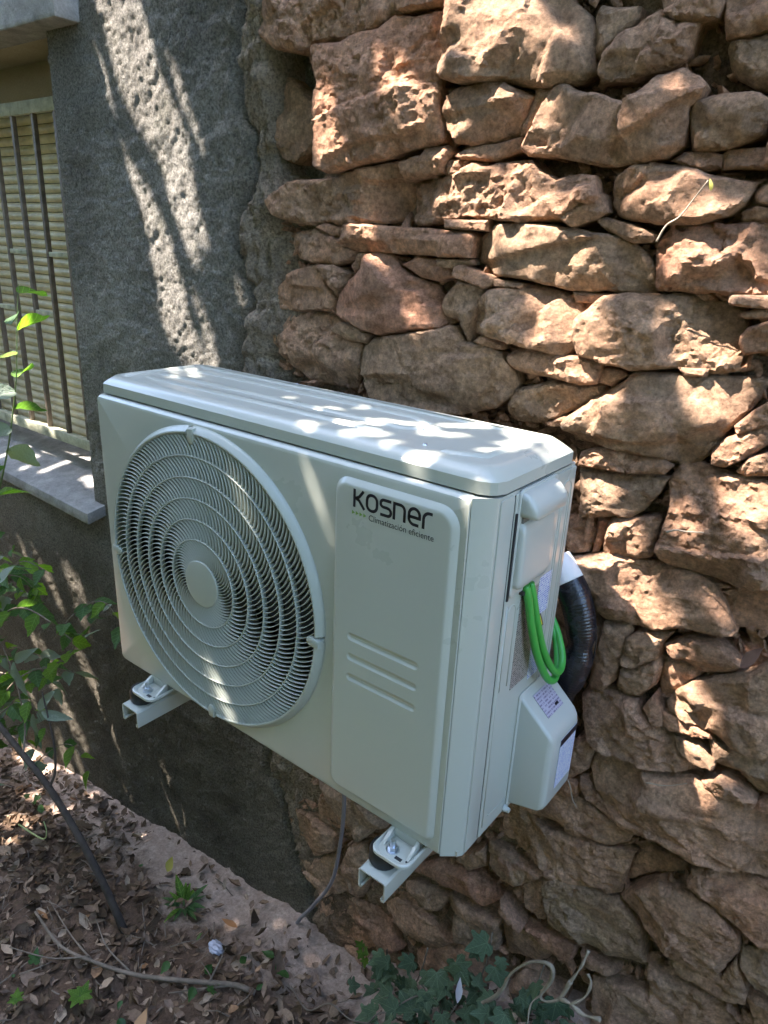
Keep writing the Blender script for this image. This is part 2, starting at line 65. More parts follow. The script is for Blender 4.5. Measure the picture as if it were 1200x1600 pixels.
# sun flecks: where the gaps of the tree crown let the sun through (from, to, width)
FLECKS = [[[-0.406,0.338,1.381],[-0.311,0.338,1.148],0.1147],[[-0.331,0.338,1.174],[-0.28,0.338,1.079],0.0536],[[-0.309,0.338,1.106],[-0.22,0.338,1.006],0.0412],[[-0.244,0.338,1.028],[-0.151,0.338,0.837],0.0425],[[-0.308,0.338,1.333],[-0.244,0.338,1.184],0.0268],[[-0.264,0.338,1.203],[-0.191,0.338,1.068],0.05],[[-0.211,0.338,1.082],[-0.126,0.338,0.87],0.04],[[-0.201,0.338,1.22],[-0.116,0.338,1.047],0.0204],[[-0.475,0.338,1.273],[-0.411,0.338,1.131],0.0125],[[-0.402,0.338,1.073],[-0.366,0.338,1.013],0.015],[[-0.355,0.338,1.006],[-0.279,0.338,0.893],0.05],[[-0.294,0.338,0.907],[-0.224,0.338,0.745],0.07],[[-0.271,0.338,0.798],[-0.201,0.338,0.662],0.0765],[[-0.236,0.338,0.673],[-0.115,0.338,0.578],0.1],[[-0.141,0.338,0.737],[-0.092,0.338,0.588],0.0225],[[-0.015,0.338,0.81],[0.015,0.338,0.722],0.014],[[-1.271,0.338,-0.183],[-1.265,0.338,-0.243],0.0261],[[-1.186,0.338,-0.158],[-1.154,0.338,-0.221],0.0313],[[-1.077,0.338,-0.162],[-1.036,0.338,-0.221],0.0369],[[-1.016,0.338,-0.227],[-0.979,0.338,-0.262],0.0332],[[-0.979,0.338,-0.298],[-0.951,0.338,-0.337],0.0394],[[-0.874,0.338,-0.169],[-0.814,0.338,-0.214],0.0759],[[-0.851,0.338,-0.301],[-0.798,0.338,-0.329],0.0555],[[-0.867,0.338,-0.477],[-0.797,0.338,-0.568],0.064],[[-0.798,0.338,-0.574],[-0.758,0.338,-0.632],0.0402],[[-0.766,0.338,-0.61],[-0.666,0.338,-0.768],0.0402],[[-0.676,0.338,-0.88],[-0.631,0.338,-0.965],0.0179],[[-1.114,0.338,-0.538],[-1.043,0.338,-0.71],0.0443],[[-1.05,0.338,-0.741],[-0.97,0.338,-0.842],0.0671],[[-0.981,0.338,-0.792],[-0.916,0.338,-0.871],0.07],[[-1.093,0.338,-0.932],[-1.059,0.338,-1.093],0.0544],[[-1.241,0.338,-0.494],[-1.168,0.338,-0.573],0.0527],[[-1.318,0.338,-0.776],[-1.268,0.338,-0.871],0.0483],[[-1.103,0.338,-0.682],[-1.068,0.338,-0.763],0.0447],[[-0.99,0.338,-0.938],[-0.957,0.338,-1.037],0.0335],[[0.558,0.328,1.2],[0.616,0.328,1.111],0.085],[[0.511,0.328,1.142],[0.529,0.328,1.098],0.016],[[0.659,0.328,1.171],[0.694,0.328,1.122],0.0291],[[0.391,0.328,1.163],[0.427,0.328,1.089],0.02],[[0.428,0.328,1.08],[0.471,0.328,1.01],0.042],[[0.482,0.328,1.068],[0.501,0.328,1.013],0.022],[[0.277,0.328,1.062],[0.301,0.328,0.982],0.027],[[0.482,0.328,1.174],[0.503,0.328,1.134],0.008],[[0.52,0.328,1.074],[0.543,0.328,1.011],0.0157],[[0.599,0.328,1.068],[0.624,0.328,1.041],0.022],[[0.668,0.328,1.002],[0.687,0.328,1.029],0.026],[[0.857,0.328,1.063],[0.877,0.328,1.026],0.013],[[0.472,0.328,0.991],[0.493,0.328,0.963],0.02],[[0.559,0.328,0.966],[0.589,0.328,0.902],0.054],[[0.627,0.328,0.965],[0.678,0.328,0.903],0.032],[[0.706,0.328,0.929],[0.719,0.328,0.904],0.018],[[0.505,0.328,0.939],[0.523,0.328,0.906],0.01],[[0.321,0.328,0.941],[0.348,0.328,0.894],0.033],[[0.361,0.328,0.863],[0.377,0.328,0.838],0.0237],[[0.84,0.328,0.941],[0.859,0.328,0.905],0.032],[[0.881,0.328,0.952],[0.901,0.328,0.929],0.026],[[0.616,0.328,0.87],[0.641,0.328,0.843],0.042],[[0.71,0.328,0.855],[0.74,0.328,0.807],0.036],[[0.771,0.328,0.866],[0.79,0.328,0.828],0.026],[[0.796,0.328,0.819],[0.803,0.328,0.804],0.02],[[0.917,0.328,0.883],[0.94,0.328,0.82],0.038],[[0.974,0.328,0.88],[1.012,0.328,0.84],0.044],[[1.0,0.328,0.828],[1.011,0.328,0.813],0.022],[[0.918,0.328,0.794],[0.949,0.328,0.72],0.032],[[0.788,0.328,0.756],[0.811,0.328,0.722],0.024],[[0.96,0.328,0.781],[0.989,0.328,0.726],0.013],[[0.831,0.328,0.715],[0.843,0.328,0.702],0.022],[[0.719,0.328,0.787],[0.746,0.328,0.729],0.026],[[0.388,0.328,0.817],[0.402,0.328,0.802],0.015],[[0.473,0.328,0.758],[0.499,0.328,0.713],0.0255],[[0.445,0.328,0.651],[0.462,0.328,0.613],0.012],[[0.586,0.328,0.669],[0.608,0.328,0.622],0.011],[[0.745,0.328,0.69],[0.798,0.328,0.673],0.034],[[0.733,0.328,0.643],[0.754,0.328,0.606],0.028],[[0.837,0.328,0.65],[0.881,0.328,0.59],0.026],[[0.976,0.328,0.689],[1.002,0.328,0.659],0.044],[[0.987,0.328,0.633],[0.999,0.328,0.613],0.0184],[[0.791,0.328,0.612],[0.826,0.328,0.589],0.026],[[1.013,0.328,0.607],[1.037,0.328,0.63],0.0127],[[0.837,0.328,0.519],[0.879,0.328,0.478],0.0402],[[0.967,0.328,0.516],[0.99,0.328,0.477],0.0212],[[1.04,0.328,0.576],[1.083,0.328,0.504],0.044],[[1.079,0.328,0.483],[1.096,0.328,0.44],0.013],[[0.882,0.328,0.452],[0.903,0.328,0.409],0.0313],[[0.889,0.328,0.383],[0.942,0.328,0.345],0.0492],[[0.974,0.328,0.357],[0.987,0.328,0.339],0.0201],[[1.036,0.328,0.389],[1.068,0.328,0.349],0.0145],[[0.9,0.328,0.284],[0.91,0.328,0.252],0.0101],[[0.939,0.328,0.27],[0.956,0.328,0.259],0.038],[[0.952,0.328,0.21],[0.97,0.328,0.181],0.022],[[1.007,0.328,0.286],[1.052,0.328,0.271],0.0156],[[1.029,0.328,0.215],[1.066,0.328,0.197],0.038],[[0.972,0.328,0.158],[1.016,0.328,0.092],0.0134],[[1.039,0.328,0.16],[1.055,0.328,0.153],0.018],[[1.059,0.328,0.134],[1.087,0.328,0.112],0.0246],[[0.897,0.328,0.021],[0.909,0.328,0.007],0.0123],[[0.974,0.328,0.046],[1.005,0.328,0.008],0.0157],[[1.035,0.328,0.058],[1.057,0.328,0.012],0.0179],[[1.074,0.328,0.055],[1.083,0.328,0.034],0.0268],[[1.101,0.328,0.09],[1.137,0.328,0.076],0.0134],[[0.362,0.238,0.6],[0.391,0.254,0.6],0.0035],[[0.472,0.112,0.6],[0.484,0.125,0.6],0.0101],[[0.501,0.16,0.6],[0.503,0.162,0.6],0.0078],[[0.553,0.069,0.6],[0.584,0.087,0.6],0.0085],[[0.596,0.039,0.6],[0.624,0.055,0.6],0.0157],[[0.574,0.118,0.6],[0.621,0.128,0.6],0.0106],[[0.619,0.138,0.6],[0.657,0.133,0.6],0.0106],[[0.673,0.107,0.6],[0.698,0.125,0.6],0.0123],[[0.604,0.243,0.6],[0.632,0.241,0.6],0.0064],[[0.666,0.173,0.6],[0.702,0.201,0.6],0.0099],[[0.641,0.238,0.6],[0.716,0.234,0.6],0.0134],[[0.716,0.234,0.6],[0.79,0.252,0.6],0.0101],[[0.709,0.004,0.6],[0.746,0.034,0.6],0.0049],[[0.77,0.091,0.6],[0.795,0.113,0.6],0.0028],[[0.803,0.25,0.6],[0.81,0.258,0.6],0.0067],[[0.374,0.131,0.6],[0.375,0.133,0.6],0.0067],[[0.468,0.129,0.6],[0.48,0.121,0.6],0.0071],[[0.511,0.029,0.6],[0.521,0.029,0.6],0.0112],[[0.801,-0.018,0.6],[0.833,-0.009,0.6],0.0156],[[0.656,0.029,0.6],[0.672,0.036,0.6],0.0042],[[0.023,0.159,0.6],[0.108,0.098,0.6],0.0045],[[0.045,0.188,0.6],[0.132,0.128,0.6],0.0056],[[0.534,-0.008,0.573],[0.547,-0.008,0.538],0.0135],[[0.547,-0.008,0.538],[0.581,-0.008,0.484],0.0123],[[0.391,-0.008,0.497],[0.419,-0.008,0.456],0.012],[[0.419,-0.008,0.456],[0.454,-0.008,0.401],0.0142],[[0.26,-0.008,0.145],[0.311,-0.008,0.092],0.018],[[0.311,-0.008,0.092],[0.361,-0.008,0.039],0.0358],[[-1.259,0.361,0.1],[-1.225,0.479,0.1],0.0148],[[-1.25,0.417,0.1],[-1.121,0.429,0.1],0.0148],[[-0.999,0.379,0.1],[-0.966,0.515,0.1],0.017],[[-1.146,0.481,0.1],[-0.91,0.512,0.1],0.017],[[-0.807,0.424,0.1],[-0.737,0.408,0.1],0.0318],[[-1.283,0.565,0.1],[-1.28,0.568,0.1],0.0106],[[-1.173,0.57,0.1],[-1.157,0.575,0.1],0.0106],[[-1.092,0.323,0.1],[-1.077,0.39,0.1],0.009],[[-1.374,0.269,-1.02],[-1.289,0.265,-1.02],0.065],[[-1.197,0.269,-1.02],[-1.152,0.283,-1.02],0.0467],[[-0.844,0.299,-1.02],[-0.838,0.3,-1.02],0.02],[[-0.537,0.266,-1.02],[-0.529,0.266,-1.02],0.017],[[-0.493,0.261,-1.02],[-0.471,0.258,-1.02],0.0216],[[-0.917,0.172,-1.02],[-0.855,0.185,-1.02],0.0255],[[-0.956,0.057,-1.02],[-0.934,0.068,-1.02],0.0552],[[-0.879,0.085,-1.02],[-0.857,0.096,-1.02],0.0382],[[-0.836,0.01,-1.02],[-0.815,0.021,-1.02],0.0297],[[-0.713,0.152,-1.02],[-0.71,0.155,-1.02],0.0148],[[-0.867,0.215,-1.02],[-0.852,0.212,-1.02],0.017],[[0.214,0.328,-1.02],[0.224,0.331,-1.02],0.0108],[[-1.062,0.153,-1.02],[-1.018,0.178,-1.02],0.0297]]

YW = 0.348
rng = np.random.default_rng(7)
rnd = random.Random(11)

# ------------------------------------------------------------------ noise
def _hash(ix, iy, iz, s):
    h = (ix * 374761393 + iy * 668265263 + iz * 2147483647 + s * 1274126177) & 0xFFFFFFFF
    h = ((h ^ (h >> 13)) * 1274126177) & 0xFFFFFFFF
    h = ((h ^ (h >> 16)) * 668265263) & 0xFFFFFFFF
    return ((h ^ (h >> 15)) & 0xFFFF) / 32767.5 - 1.0

def vnoise(P, s=0):
    P = np.asarray(P, float)
    i = np.floor(P).astype(np.int64)
    f = P - i
    u = f * f * f * (f * (f * 6 - 15) + 10)
    r = 0
    for dx in (0, 1):
        wx = u[:, 0] if dx else 1 - u[:, 0]
        for dy in (0, 1):
            wy = u[:, 1] if dy else 1 - u[:, 1]
            for dz in (0, 1):
                wz = u[:, 2] if dz else 1 - u[:, 2]
                r = r + wx * wy * wz * _hash(i[:, 0] + dx, i[:, 1] + dy, i[:, 2] + dz, s)
    return r

def fbm(P, scale, octv=4, gain=0.5, s=0, ridged=False):
    P = np.asarray(P, float) * scale
    a, t, n = 1.0, 0.0, 0.0
    for k in range(octv):
        v = vnoise(P + 13.7 * k, s + k)
        if ridged:
            v = 1 - 2 * np.abs(v)
        t = t + a * v
        n += a
        a *= gain
        P = P * 2.03
    return t / n

# ------------------------------------------------------------------ object helpers
def tag(o, label=None, cat=None, group=None, kind=None):
    if label: o['label'] = label
    if cat: o['category'] = cat
    if group: o['group'] = group
    if kind: o['kind'] = kind
    return o

def thing(name, loc, label, cat, group=None):
    o = bpy.data.objects.new(name, None)
    o.empty_display_size = 0.1
    C.objects.link(o)
    o.location = loc
    return tag(o, label, cat, group)

def link(name, me, mat=None, parent=None, smooth=False):
    if mat is not None and len(me.materials) == 0:
        me.materials.append(mat)
    o = bpy.data.objects.new(name, me)
    C.objects.link(o)
    if parent is not None:
        o.parent = parent
        o.matrix_parent_inverse = parent_inv(parent)
    if smooth:
        me.polygons.foreach_set('use_smooth', [True] * len(me.polygons))
    return o

def world_mat(o):
    m = Matrix.LocRotScale(o.location, o.rotation_euler, o.scale)
    if o.parent is not None:
        m = world_mat(o.parent) @ o.matrix_parent_inverse @ m
    return m

def parent_inv(p):
    return world_mat(p).inverted()

def obj(name, bm, mat=None, parent=None, smooth=False, ang=None):
    me = bpy.data.meshes.new(name)
    bm.normal_update()
    bm.to_mesh(me)
    bm.free()
    o = link(name, me, mat, parent, smooth)
    if ang is not None:
        me.polygons.foreach_set('use_smooth', [True] * len(me.polygons))
        me.set_sharp_from_angle(angle=math.radians(ang))
    return o

def mesh_np(name, V, F, mat=None, parent=None, smooth=False):
    """V (n,3); F a (m,k) int array."""
    me = bpy.data.meshes.new(name)
    V = np.asarray(V, np.float32)
    F = np.asarray(F, np.int32)
    k = F.shape[1]
    me.vertices.add(len(V)); me.vertices.foreach_set('co', V.ravel())
    me.loops.add(F.size); me.loops.foreach_set('vertex_index', F.ravel())
    me.polygons.add(len(F)); me.polygons.foreach_set('loop_start', np.arange(0, F.size, k, dtype=np.int32))
    me.update(calc_edges=True)
    return link(name, me, mat, parent, smooth)

def box(bm, a, b, bev=0.0, seg=2):
    r = bmesh.ops.create_cube(bm, size=1)
    vs_ = r['verts']
    for v in vs_:
        v.co = Vector([a[i] + (v.co[i] + 0.5) * (b[i] - a[i]) for i in range(3)])
    if bev:
        es = list({e for v in vs_ for e in v.link_edges})
        bmesh.ops.bevel(bm, geom=es, offset=bev, segments=seg, profile=0.5, affect='EDGES')

def loft(bm, loops, cap0=False, cap1=False, closed=True, rev=False):
    vl = [[bm.verts.new(p) for p in L] for L in loops]
    for A, B in zip(vl[:-1], vl[1:]):
        n = len(A)
        for i in range(n if closed else n - 1):
            j = (i + 1) % n
            q = (A[i], A[j], B[j], B[i])
            bm.faces.new(q[::-1] if rev else q)
    if cap0: bm.faces.new(vl[0] if rev else vl[0][::-1])
    if cap1: bm.faces.new(vl[-1][::-1] if rev else vl[-1])
    return vl

def rrect(x0, x1, z0, z1, r, n=6):
    if not isinstance(r, (list, tuple)): r = [r] * 4
    out = []
    for (cx, cz, a0, rr) in ((x1 - r[0], z1 - r[0], 0, r[0]), (x0 + r[1], z1 - r[1], 90, r[1]),
                             (x0 + r[2], z0 + r[2], 180, r[2]), (x1 - r[3], z0 + r[3], 270, r[3])):
        for i in range(n + 1):
            a = math.radians(a0 + 90 * i / n)
            out.append((cx + rr * math.cos(a), cz + rr * math.sin(a)))
    return out

def catmull(pts, per=8):
    P = [Vector(p) for p in pts]
    P = [P[0] * 2 - P[1]] + P + [P[-1] * 2 - P[-2]]
    out = []
    for i in range(1, len(P) - 2):
        for k in range(per):
            t = k / per
            a, b, c, d = P[i - 1], P[i], P[i + 1], P[i + 2]
            out.append(0.5 * ((2 * b) + (c - a) * t + (2 * a - 5 * b + 4 * c - d) * t * t + (3 * b - a - 3 * c + d) * t ** 3))
    out.append(P[-2])
    return out

def tube(bm, pts, rad, seg=8, cap=True):
    """rad: number or list per point or function(t)."""
    n = len(pts)
    pts = [Vector(p) for p in pts]
    t0 = (pts[1] - pts[0]).normalized()
    nrm = t0.orthogonal().normalized()
    loops = []
    for i, p in enumerate(pts):
        t = (pts[min(i + 1, n - 1)] - pts[max(i - 1, 0)]).normalized()
        nrm = (nrm - t * nrm.dot(t)).normalized()
        b = t.cross(nrm)
        r = rad(i / (n - 1)) if callable(rad) else (rad[i] if isinstance(rad, (list, tuple)) else rad)
        loops.append([p + (nrm * math.cos(2 * math.pi * k / seg) + b * math.sin(2 * math.pi * k / seg)) * r for k in range(seg)])
    loft(bm, loops, cap, cap)

# ------------------------------------------------------------------ materials
class N:
    def __init__(s, name):
        s.m = bpy.data.materials.new(name)
        s.m.use_nodes = True
        s.t = s.m.node_tree
        s.p = s.t.nodes['Principled BSDF']
        s.tc = s.t.nodes.new('ShaderNodeTexCoord').outputs['Object']
    def n(s, typ, **kw):
        nd = s.t.nodes.new('ShaderNode' + typ)
        for k, v in kw.items():
            if hasattr(nd, k) and not k[0].isupper(): setattr(nd, k, v)
            else: nd.inputs[k.replace('_', ' ')].default_value = v
        return nd
    def l(s, a, b): s.t.links.new(a, b)
    def noise(s, scale, detail=6, rough=0.6, dist=0.0, src=None):
        nd = s.n('TexNoise', Scale=scale, Detail=detail, Roughness=rough, Distortion=dist)
        s.l(src or s.tc, nd.inputs['Vector'])
        return nd.outputs['Fac']
    def mapped(s, scale, rot=(0, 0, 0)):
        nd = s.n('Mapping'); nd.inputs['Scale'].default_value = scale; nd.inputs['Rotation'].default_value = rot
        s.l(s.tc, nd.inputs['Vector']); return nd.outputs[0]
    def ramp(s, fac, stops):
        nd = s.n('ValToRGB')
        e = nd.color_ramp.elements
        while len(e) > 1: e.remove(e[-1])
        e[0].position = stops[0][0]; e[0].color = (*stops[0][1], 1)
        for p, c in stops[1:]:
            k = e.new(p); k.color = (*c, 1)
        s.l(fac, nd.inputs['Fac'])
        return nd.outputs['Color']
    def mix(s, a, b, f, mode='MIX'):
        nd = s.n('Mix', data_type='RGBA', blend_type=mode)
        for src, i in ((f, 0), (a, 6), (b, 7)):
            if isinstance(src, (int, float)): nd.inputs[i].default_value = src
            elif isinstance(src, tuple): nd.inputs[i].default_value = (*src, 1)
            else: s.l(src, nd.inputs[i])
        return nd.outputs[2]
    def math(s, a, b, op='MULTIPLY'):
        nd = s.n('Math', operation=op)
        for src, i in ((a, 0), (b, 1)):
            if isinstance(src, (int, float)): nd.inputs[i].default_value = src
            else: s.l(src, nd.inputs[i])
        return nd.outputs[0]
    def bump(s, h, dist, strength=1.0, prev=None):
        nd = s.n('Bump', Strength=strength, Distance=dist)
        s.l(h, nd.inputs['Height'])
        if prev is not None: s.l(prev, nd.inputs['Normal'])
        return nd.outputs['Normal']
    def done(s, col=None, rough=None, nor=None, **kw):
        if col is not None:
            if isinstance(col, tuple): s.p.inputs['Base Color'].default_value = (*col, 1)
            else: s.l(col, s.p.inputs['Base Color'])
        if rough is not None:
            if isinstance(rough, (int, float)): s.p.inputs['Roughness'].default_value = rough
            else: s.l(rough, s.p.inputs['Roughness'])
        if nor is not None: s.l(nor, s.p.inputs['Normal'])
        for k, v in kw.items(): s.p.inputs[k.replace('_', ' ')].default_value = v
        return s.m

def m_stone():
    s = N('rubble_stone')
    oi = s.n('ObjectInfo')
    base = s.ramp(oi.outputs['Random'], [(0, (.51, .295, .185)), (.2, (.58, .345, .215)), (.4, (.48, .315, .20)),
                                         (.6, (.58, .315, .19)), (.8, (.54, .36, .24)), (.93, (.53, .265, .165)), (1, (.59, .365, .225))])
    a = s.noise(7, 5, .6, .4)
    c = s.mix(base, (.56, .42, .29), s.ramp(a, [(.45, (0, 0, 0)), (.75, (.55, .55, .55))]))
    b = s.noise(15, 6, .65)
    c = s.mix(c, (.17, .115, .085), s.ramp(b, [(.47, (0, 0, 0)), (.72, (.5, .5, .5))]))
    f = s.noise(140, 4, .7)
    c = s.mix(c, s.ramp(f, [(.33, (.55, .53, .51)), (.62, (1.3, 1.28, 1.25))]), .75, 'MULTIPLY')
    c = s.mix(c, s.ramp(s.noise(48, 7, .75), [(.36, (.62, .6, .58)), (.6, (1.22, 1.2, 1.18))]), .8, 'MULTIPLY')
    d = s.noise(30, 8, .66, .3)
    d2 = s.noise(85, 9, .78, .2)
    v = s.n('TexVoronoi', Scale=95.0); s.l(s.tc, v.inputs['Vector'])
    g = s.noise(260, 5, .7)
    nr = s.bump(d, .009, 1.0)
    nr = s.bump(d2, .013, 1.0, nr)
    nr = s.bump(v.outputs['Distance'], .0016, .6, nr)
    nr = s.bump(g, .003, 1.0, nr)
    return s.done(c, .93, nr, Specular_IOR_Level=.25)

def m_mortar():
    s = N('earth_mortar')
    a = s.noise(6, 6, .6)
    c = s.ramp(a, [(.3, (.18, .11, .07)), (.55, (.30, .19, .12)), (.75, (.38, .27, .18))])
    sep = s.n('SeparateXYZ'); s.l(s.tc, sep.inputs[0])
    lime = s.n('MapRange'); s.l(sep.outputs['X'], lime.inputs['Value'])
    lime.inputs['From Min'].default_value = .34; lime.inputs['From Max'].default_value = .10
    b = s.noise(12, 6, .65)
    c = s.mix(c, s.ramp(b, [(.3, (.23, .18, .13)), (.7, (.41, .33, .245))]), lime.outputs[0])
    f = s.noise(180, 4, .7)
    c = s.mix(c, s.ramp(f, [(.34, (.4, .4, .4)), (.62, (1.3, 1.3, 1.3))]), .85, 'MULTIPLY')
    nr = s.bump(s.noise(75, 8, .7), .006, 1.0)
    nr = s.bump(s.noise(300, 4, .7), .002, 1.0, nr)
    return s.done(c, .97, nr, Specular_IOR_Level=.15)

def m_stucco():
    s = N('roughcast_render')
    a = s.noise(5, 6, .65, .3)
    c = s.ramp(a, [(.3, (.26, .24, .205)), (.5, (.37, .345, .295)), (.7, (.48, .45, .39))])
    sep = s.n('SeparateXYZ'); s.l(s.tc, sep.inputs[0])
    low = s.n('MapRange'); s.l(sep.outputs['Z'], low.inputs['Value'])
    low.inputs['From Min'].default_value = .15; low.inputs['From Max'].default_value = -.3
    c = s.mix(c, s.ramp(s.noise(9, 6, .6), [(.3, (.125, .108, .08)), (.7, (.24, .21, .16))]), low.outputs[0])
    edge = s.n('MapRange'); s.l(sep.outputs['X'], edge.inputs['Value'])
    edge.inputs['From Min'].default_value = -.08; edge.inputs['From Max'].default_value = .06
    c = s.mix(c, (.29, .25, .19), s.math(edge.outputs[0], .75))
    moss = s.ramp(s.noise(11, 7, .7), [(.55, (0, 0, 0)), (.72, (.5, .5, .5))])
    c = s.mix(c, (.12, .13, .055), s.math(moss, .7))
    f = s.noise(170, 5, .75)
    c = s.mix(c, s.ramp(f, [(.36, (.35, .35, .35)), (.6, (1.35, 1.35, 1.35))]), .85, 'MULTIPLY')
    nr = s.bump(s.noise(210, 5, .72), .0078, 1.0)
    nr = s.bump(s.noise(420, 3, .7), .0015, 1.0, nr)
    return s.done(c, .96, nr, Specular_IOR_Level=.15)

def m_concrete(name, c0, c1, sc=18):
    s = N(name)
    c = s.ramp(s.noise(sc, 7, .65), [(.3, c0), (.7, c1)])
    c = s.mix(c, s.ramp(s.noise(200, 3, .7), [(.3, (.75, .75, .75)), (.7, (1.15, 1.15, 1.15))]), .7, 'MULTIPLY')
    nr = s.bump(s.noise(110, 6, .7), .003, 1.0)
    return s.done(c, .9, nr, Specular_IOR_Level=.2)

def m_paint(name='white_powder_coat', col=(.43, .445, .385), rough=.27, dust=.10):
    s = N(name)
    n1 = s.ramp(s.noise(3.2, 6, .6), [(.35, (0, 0, 0)), (.8, (1, 1, 1))])
    n2 = s.ramp(s.noise(70, 5, .7), [(.55, (0, 0, 0)), (.8, (1, 1, 1))])
    c = s.mix(col, (.50, .48, .42), s.math(s.math(n1, n2), dust * 6))
    r = s.math(s.math(n1, .14), rough, 'ADD')
    nr = s.bump(s.noise(420, 2, .5), .0002, .35)
    return s.done(c, r, nr, Specular_IOR_Level=.5, Coat_Weight=.15, Coat_Roughness=.12)

def m_flat(name, col, rough=.6, metal=0.0, bump=0.0, bs=120, var=0.0):
    s = N(name)
    c = col
    if var:
        f = s.noise(bs * .25, 5, .65)
        c = s.mix(col, s.ramp(f, [(.3, (1 - var,) * 3), (.7, (1 + var,) * 3)]), 1.0, 'MULTIPLY')
    nr = s.bump(s.noise(bs, 5, .65), bump, 1.0) if bump else None
    return s.done(c, rough, nr, Metallic=metal)

def m_leaf(name, c0, c1, trans=.35, rough=.45, veins=None):
    s = N(name)
    geo = s.n('NewGeometry')
    oi = s.n('ObjectInfo')
    f = s.math(s.math(geo.outputs['Random Per Island'], oi.outputs['Random'], 'ADD'), .5)
    c = s.ramp(f, [(.15, c0), (.85, c1)])
    c = s.mix(c, s.ramp(s.noise(90, 3, .6), [(.3, (.8, .8, .8)), (.7, (1.15, 1.15, 1.15))]), 1.0, 'MULTIPLY')
    if veins is not None:
        sep = s.n('SeparateXYZ'); s.l(s.tc, sep.inputs[0])
        ax = s.math(sep.outputs['X'], 0.0, 'ABSOLUTE')
        on = s.math(ax, .012, 'LESS_THAN')
        for k_, off in veins:
            ln = s.math(s.math(s.math(sep.outputs['Y'], s.math(ax, k_), 'SUBTRACT'), off, 'SUBTRACT'), 0.0, 'ABSOLUTE')
            on = s.math(on, s.math(ln, .011, 'LESS_THAN'), 'MAXIMUM')
        c = s.mix(c, tuple(min(1, v * 1.9 + .07) for v in c1), s.math(on, .28))
    s.done(c, rough, s.bump(s.noise(14, 4, .6), .03, .5), Specular_IOR_Level=.4)
    if trans:
        tr = s.n('BsdfTranslucent')
        c2 = s.mix(c, (1.5, 1.7, .55), 1.0, 'MULTIPLY')
        s.l(c2, tr.inputs['Color'])
        mx = s.n('MixShader', Fac=trans)
        s.l(s.p.outputs[0], mx.inputs[1]); s.l(tr.outputs[0], mx.inputs[2])
        s.l(mx.outputs[0], s.t.nodes['Material Output'].inputs['Surface'])
    return s.m

def m_islands(name, stops, rough=.8, bump=.0015, bs=120):
    s = N(name)
    geo = s.n('NewGeometry')
    c = s.ramp(geo.outputs['Random Per Island'], stops)
    c = s.mix(c, s.ramp(s.noise(bs, 4, .6), [(.3, (.65, .65, .65)), (.7, (1.25, 1.25, 1.25))]), .8, 'MULTIPLY')
    return s.done(c, rough, s.bump(s.noise(bs * 1.5, 4, .6), bump, 1.0), Specular_IOR_Level=.25)

def m_ground():
    s = N('garden_soil')
    a = s.noise(8, 7, .65)
    c = s.ramp(a, [(.3, (.08, .05, .032)), (.5, (.145, .095, .065)), (.7, (.22, .15, .105))])
    sep = s.n('SeparateXYZ'); s.l(s.tc, sep.inputs[0])
    nz = s.math(s.math(s.noise(9, 6, .65), .5, 'SUBTRACT'), .5)
    yy = s.math(sep.outputs['Y'], nz, 'ADD')
    st = s.n('MapRange'); s.l(yy, st.inputs['Value'])
    st.inputs['From Min'].default_value = .12; st.inputs['From Max'].default_value = .24
    c = s.mix(c, s.ramp(s.noise(22, 7, .7), [(.3, (.36, .26, .20)), (.7, (.56, .43, .345))]), st.outputs[0])
    c = s.mix(c, s.ramp(s.noise(120, 4, .7), [(.3, (.6, .6, .6)), (.7, (1.25, 1.25, 1.25))]), .8, 'MULTIPLY')
    nr = s.bump(s.noise(45, 8, .7), .010, 1.0)
    nr = s.bump(s.noise(260, 4, .7), .002, 1.0, nr)
    return s.done(c, .97, nr, Specular_IOR_Level=.15)

MS, MM, MU = m_stone(), m_mortar(), m_stucco()
MSILL = m_concrete('weathered_sill_stone', (.20, .195, .185), (.40, .385, .36))
MREV = m_concrete('beige_plaster', (.30, .255, .18), (.40, .345, .25), 6)
MP = m_paint()
MP2 = m_paint('white_plastic', (.45, .465, .415), .36, .06)
MPF = m_paint('white_grille_plastic', (.37, .395, .34), .38, .05)
MG = m_ground()
M_DARK = m_flat('dark_cavity', (.02, .021, .022), .7)
M_FAN = m_flat('grey_fan_plastic', (.035, .037, .04), .5)
M_RUB = m_flat('black_rubber', (.012, .012, .013), .45)
M_ZINC = m_flat('zinc_plated_steel', (.62, .66, .72), .28, 1.0, .0003, 200)
M_INK = m_flat('black_ink', (.012, .010, .018), .35)
M_GREENINK = m_flat('green_ink', (.16, .30, .05), .4)
M_BAR = m_flat('brown_painted_iron', (.19, .145, .11), .55, 0, .0012, 160, .35)
M_BARPALE = m_flat('chipped_cream_painted_iron', (.42, .41, .29), .6, 0, .0015, 120, .4)
M_SHUT = m_flat('cream_shutter_plastic', (.70, .61, .40), .5, 0, .0006, 90, .18)
M_CABLE = m_flat('green_cable_sheath', (.055, .34, .055), .38)
M_CORD = m_flat('grey_cord_sheath', (.24, .21, .22), .6)
M_TWIG = m_flat('dry_twig_bark', (.20, .155, .115), .85, 0, .002, 90, .4)
M_BARK = m_flat('dark_sapling_bark', (.06, .046, .036), .85, 0, .003, 70, .4)
M_VINE = m_flat('pale_dry_vine', (.36, .29, .21), .85, 0, .002, 90, .35)
M_STEM = m_flat('green_stem', (.14, .20, .07), .6)
ML_BRIGHT = m_leaf('bright_leaf', (.10, .21, .03), (.20, .34, .05), .5, .45, [(.9, .12), (.9, .30), (.9, .48), (.9, .66)])
ML_DARK = m_leaf('dark_shrub_leaf', (.045, .11, .032), (.09, .17, .05), .35, .45, [(.9, .12), (.9, .30), (.9, .48), (.9, .66)])
ML_PALE = m_leaf('pale_leaf_underside', (.20, .25, .19), (.27, .32, .25), .25, .6)
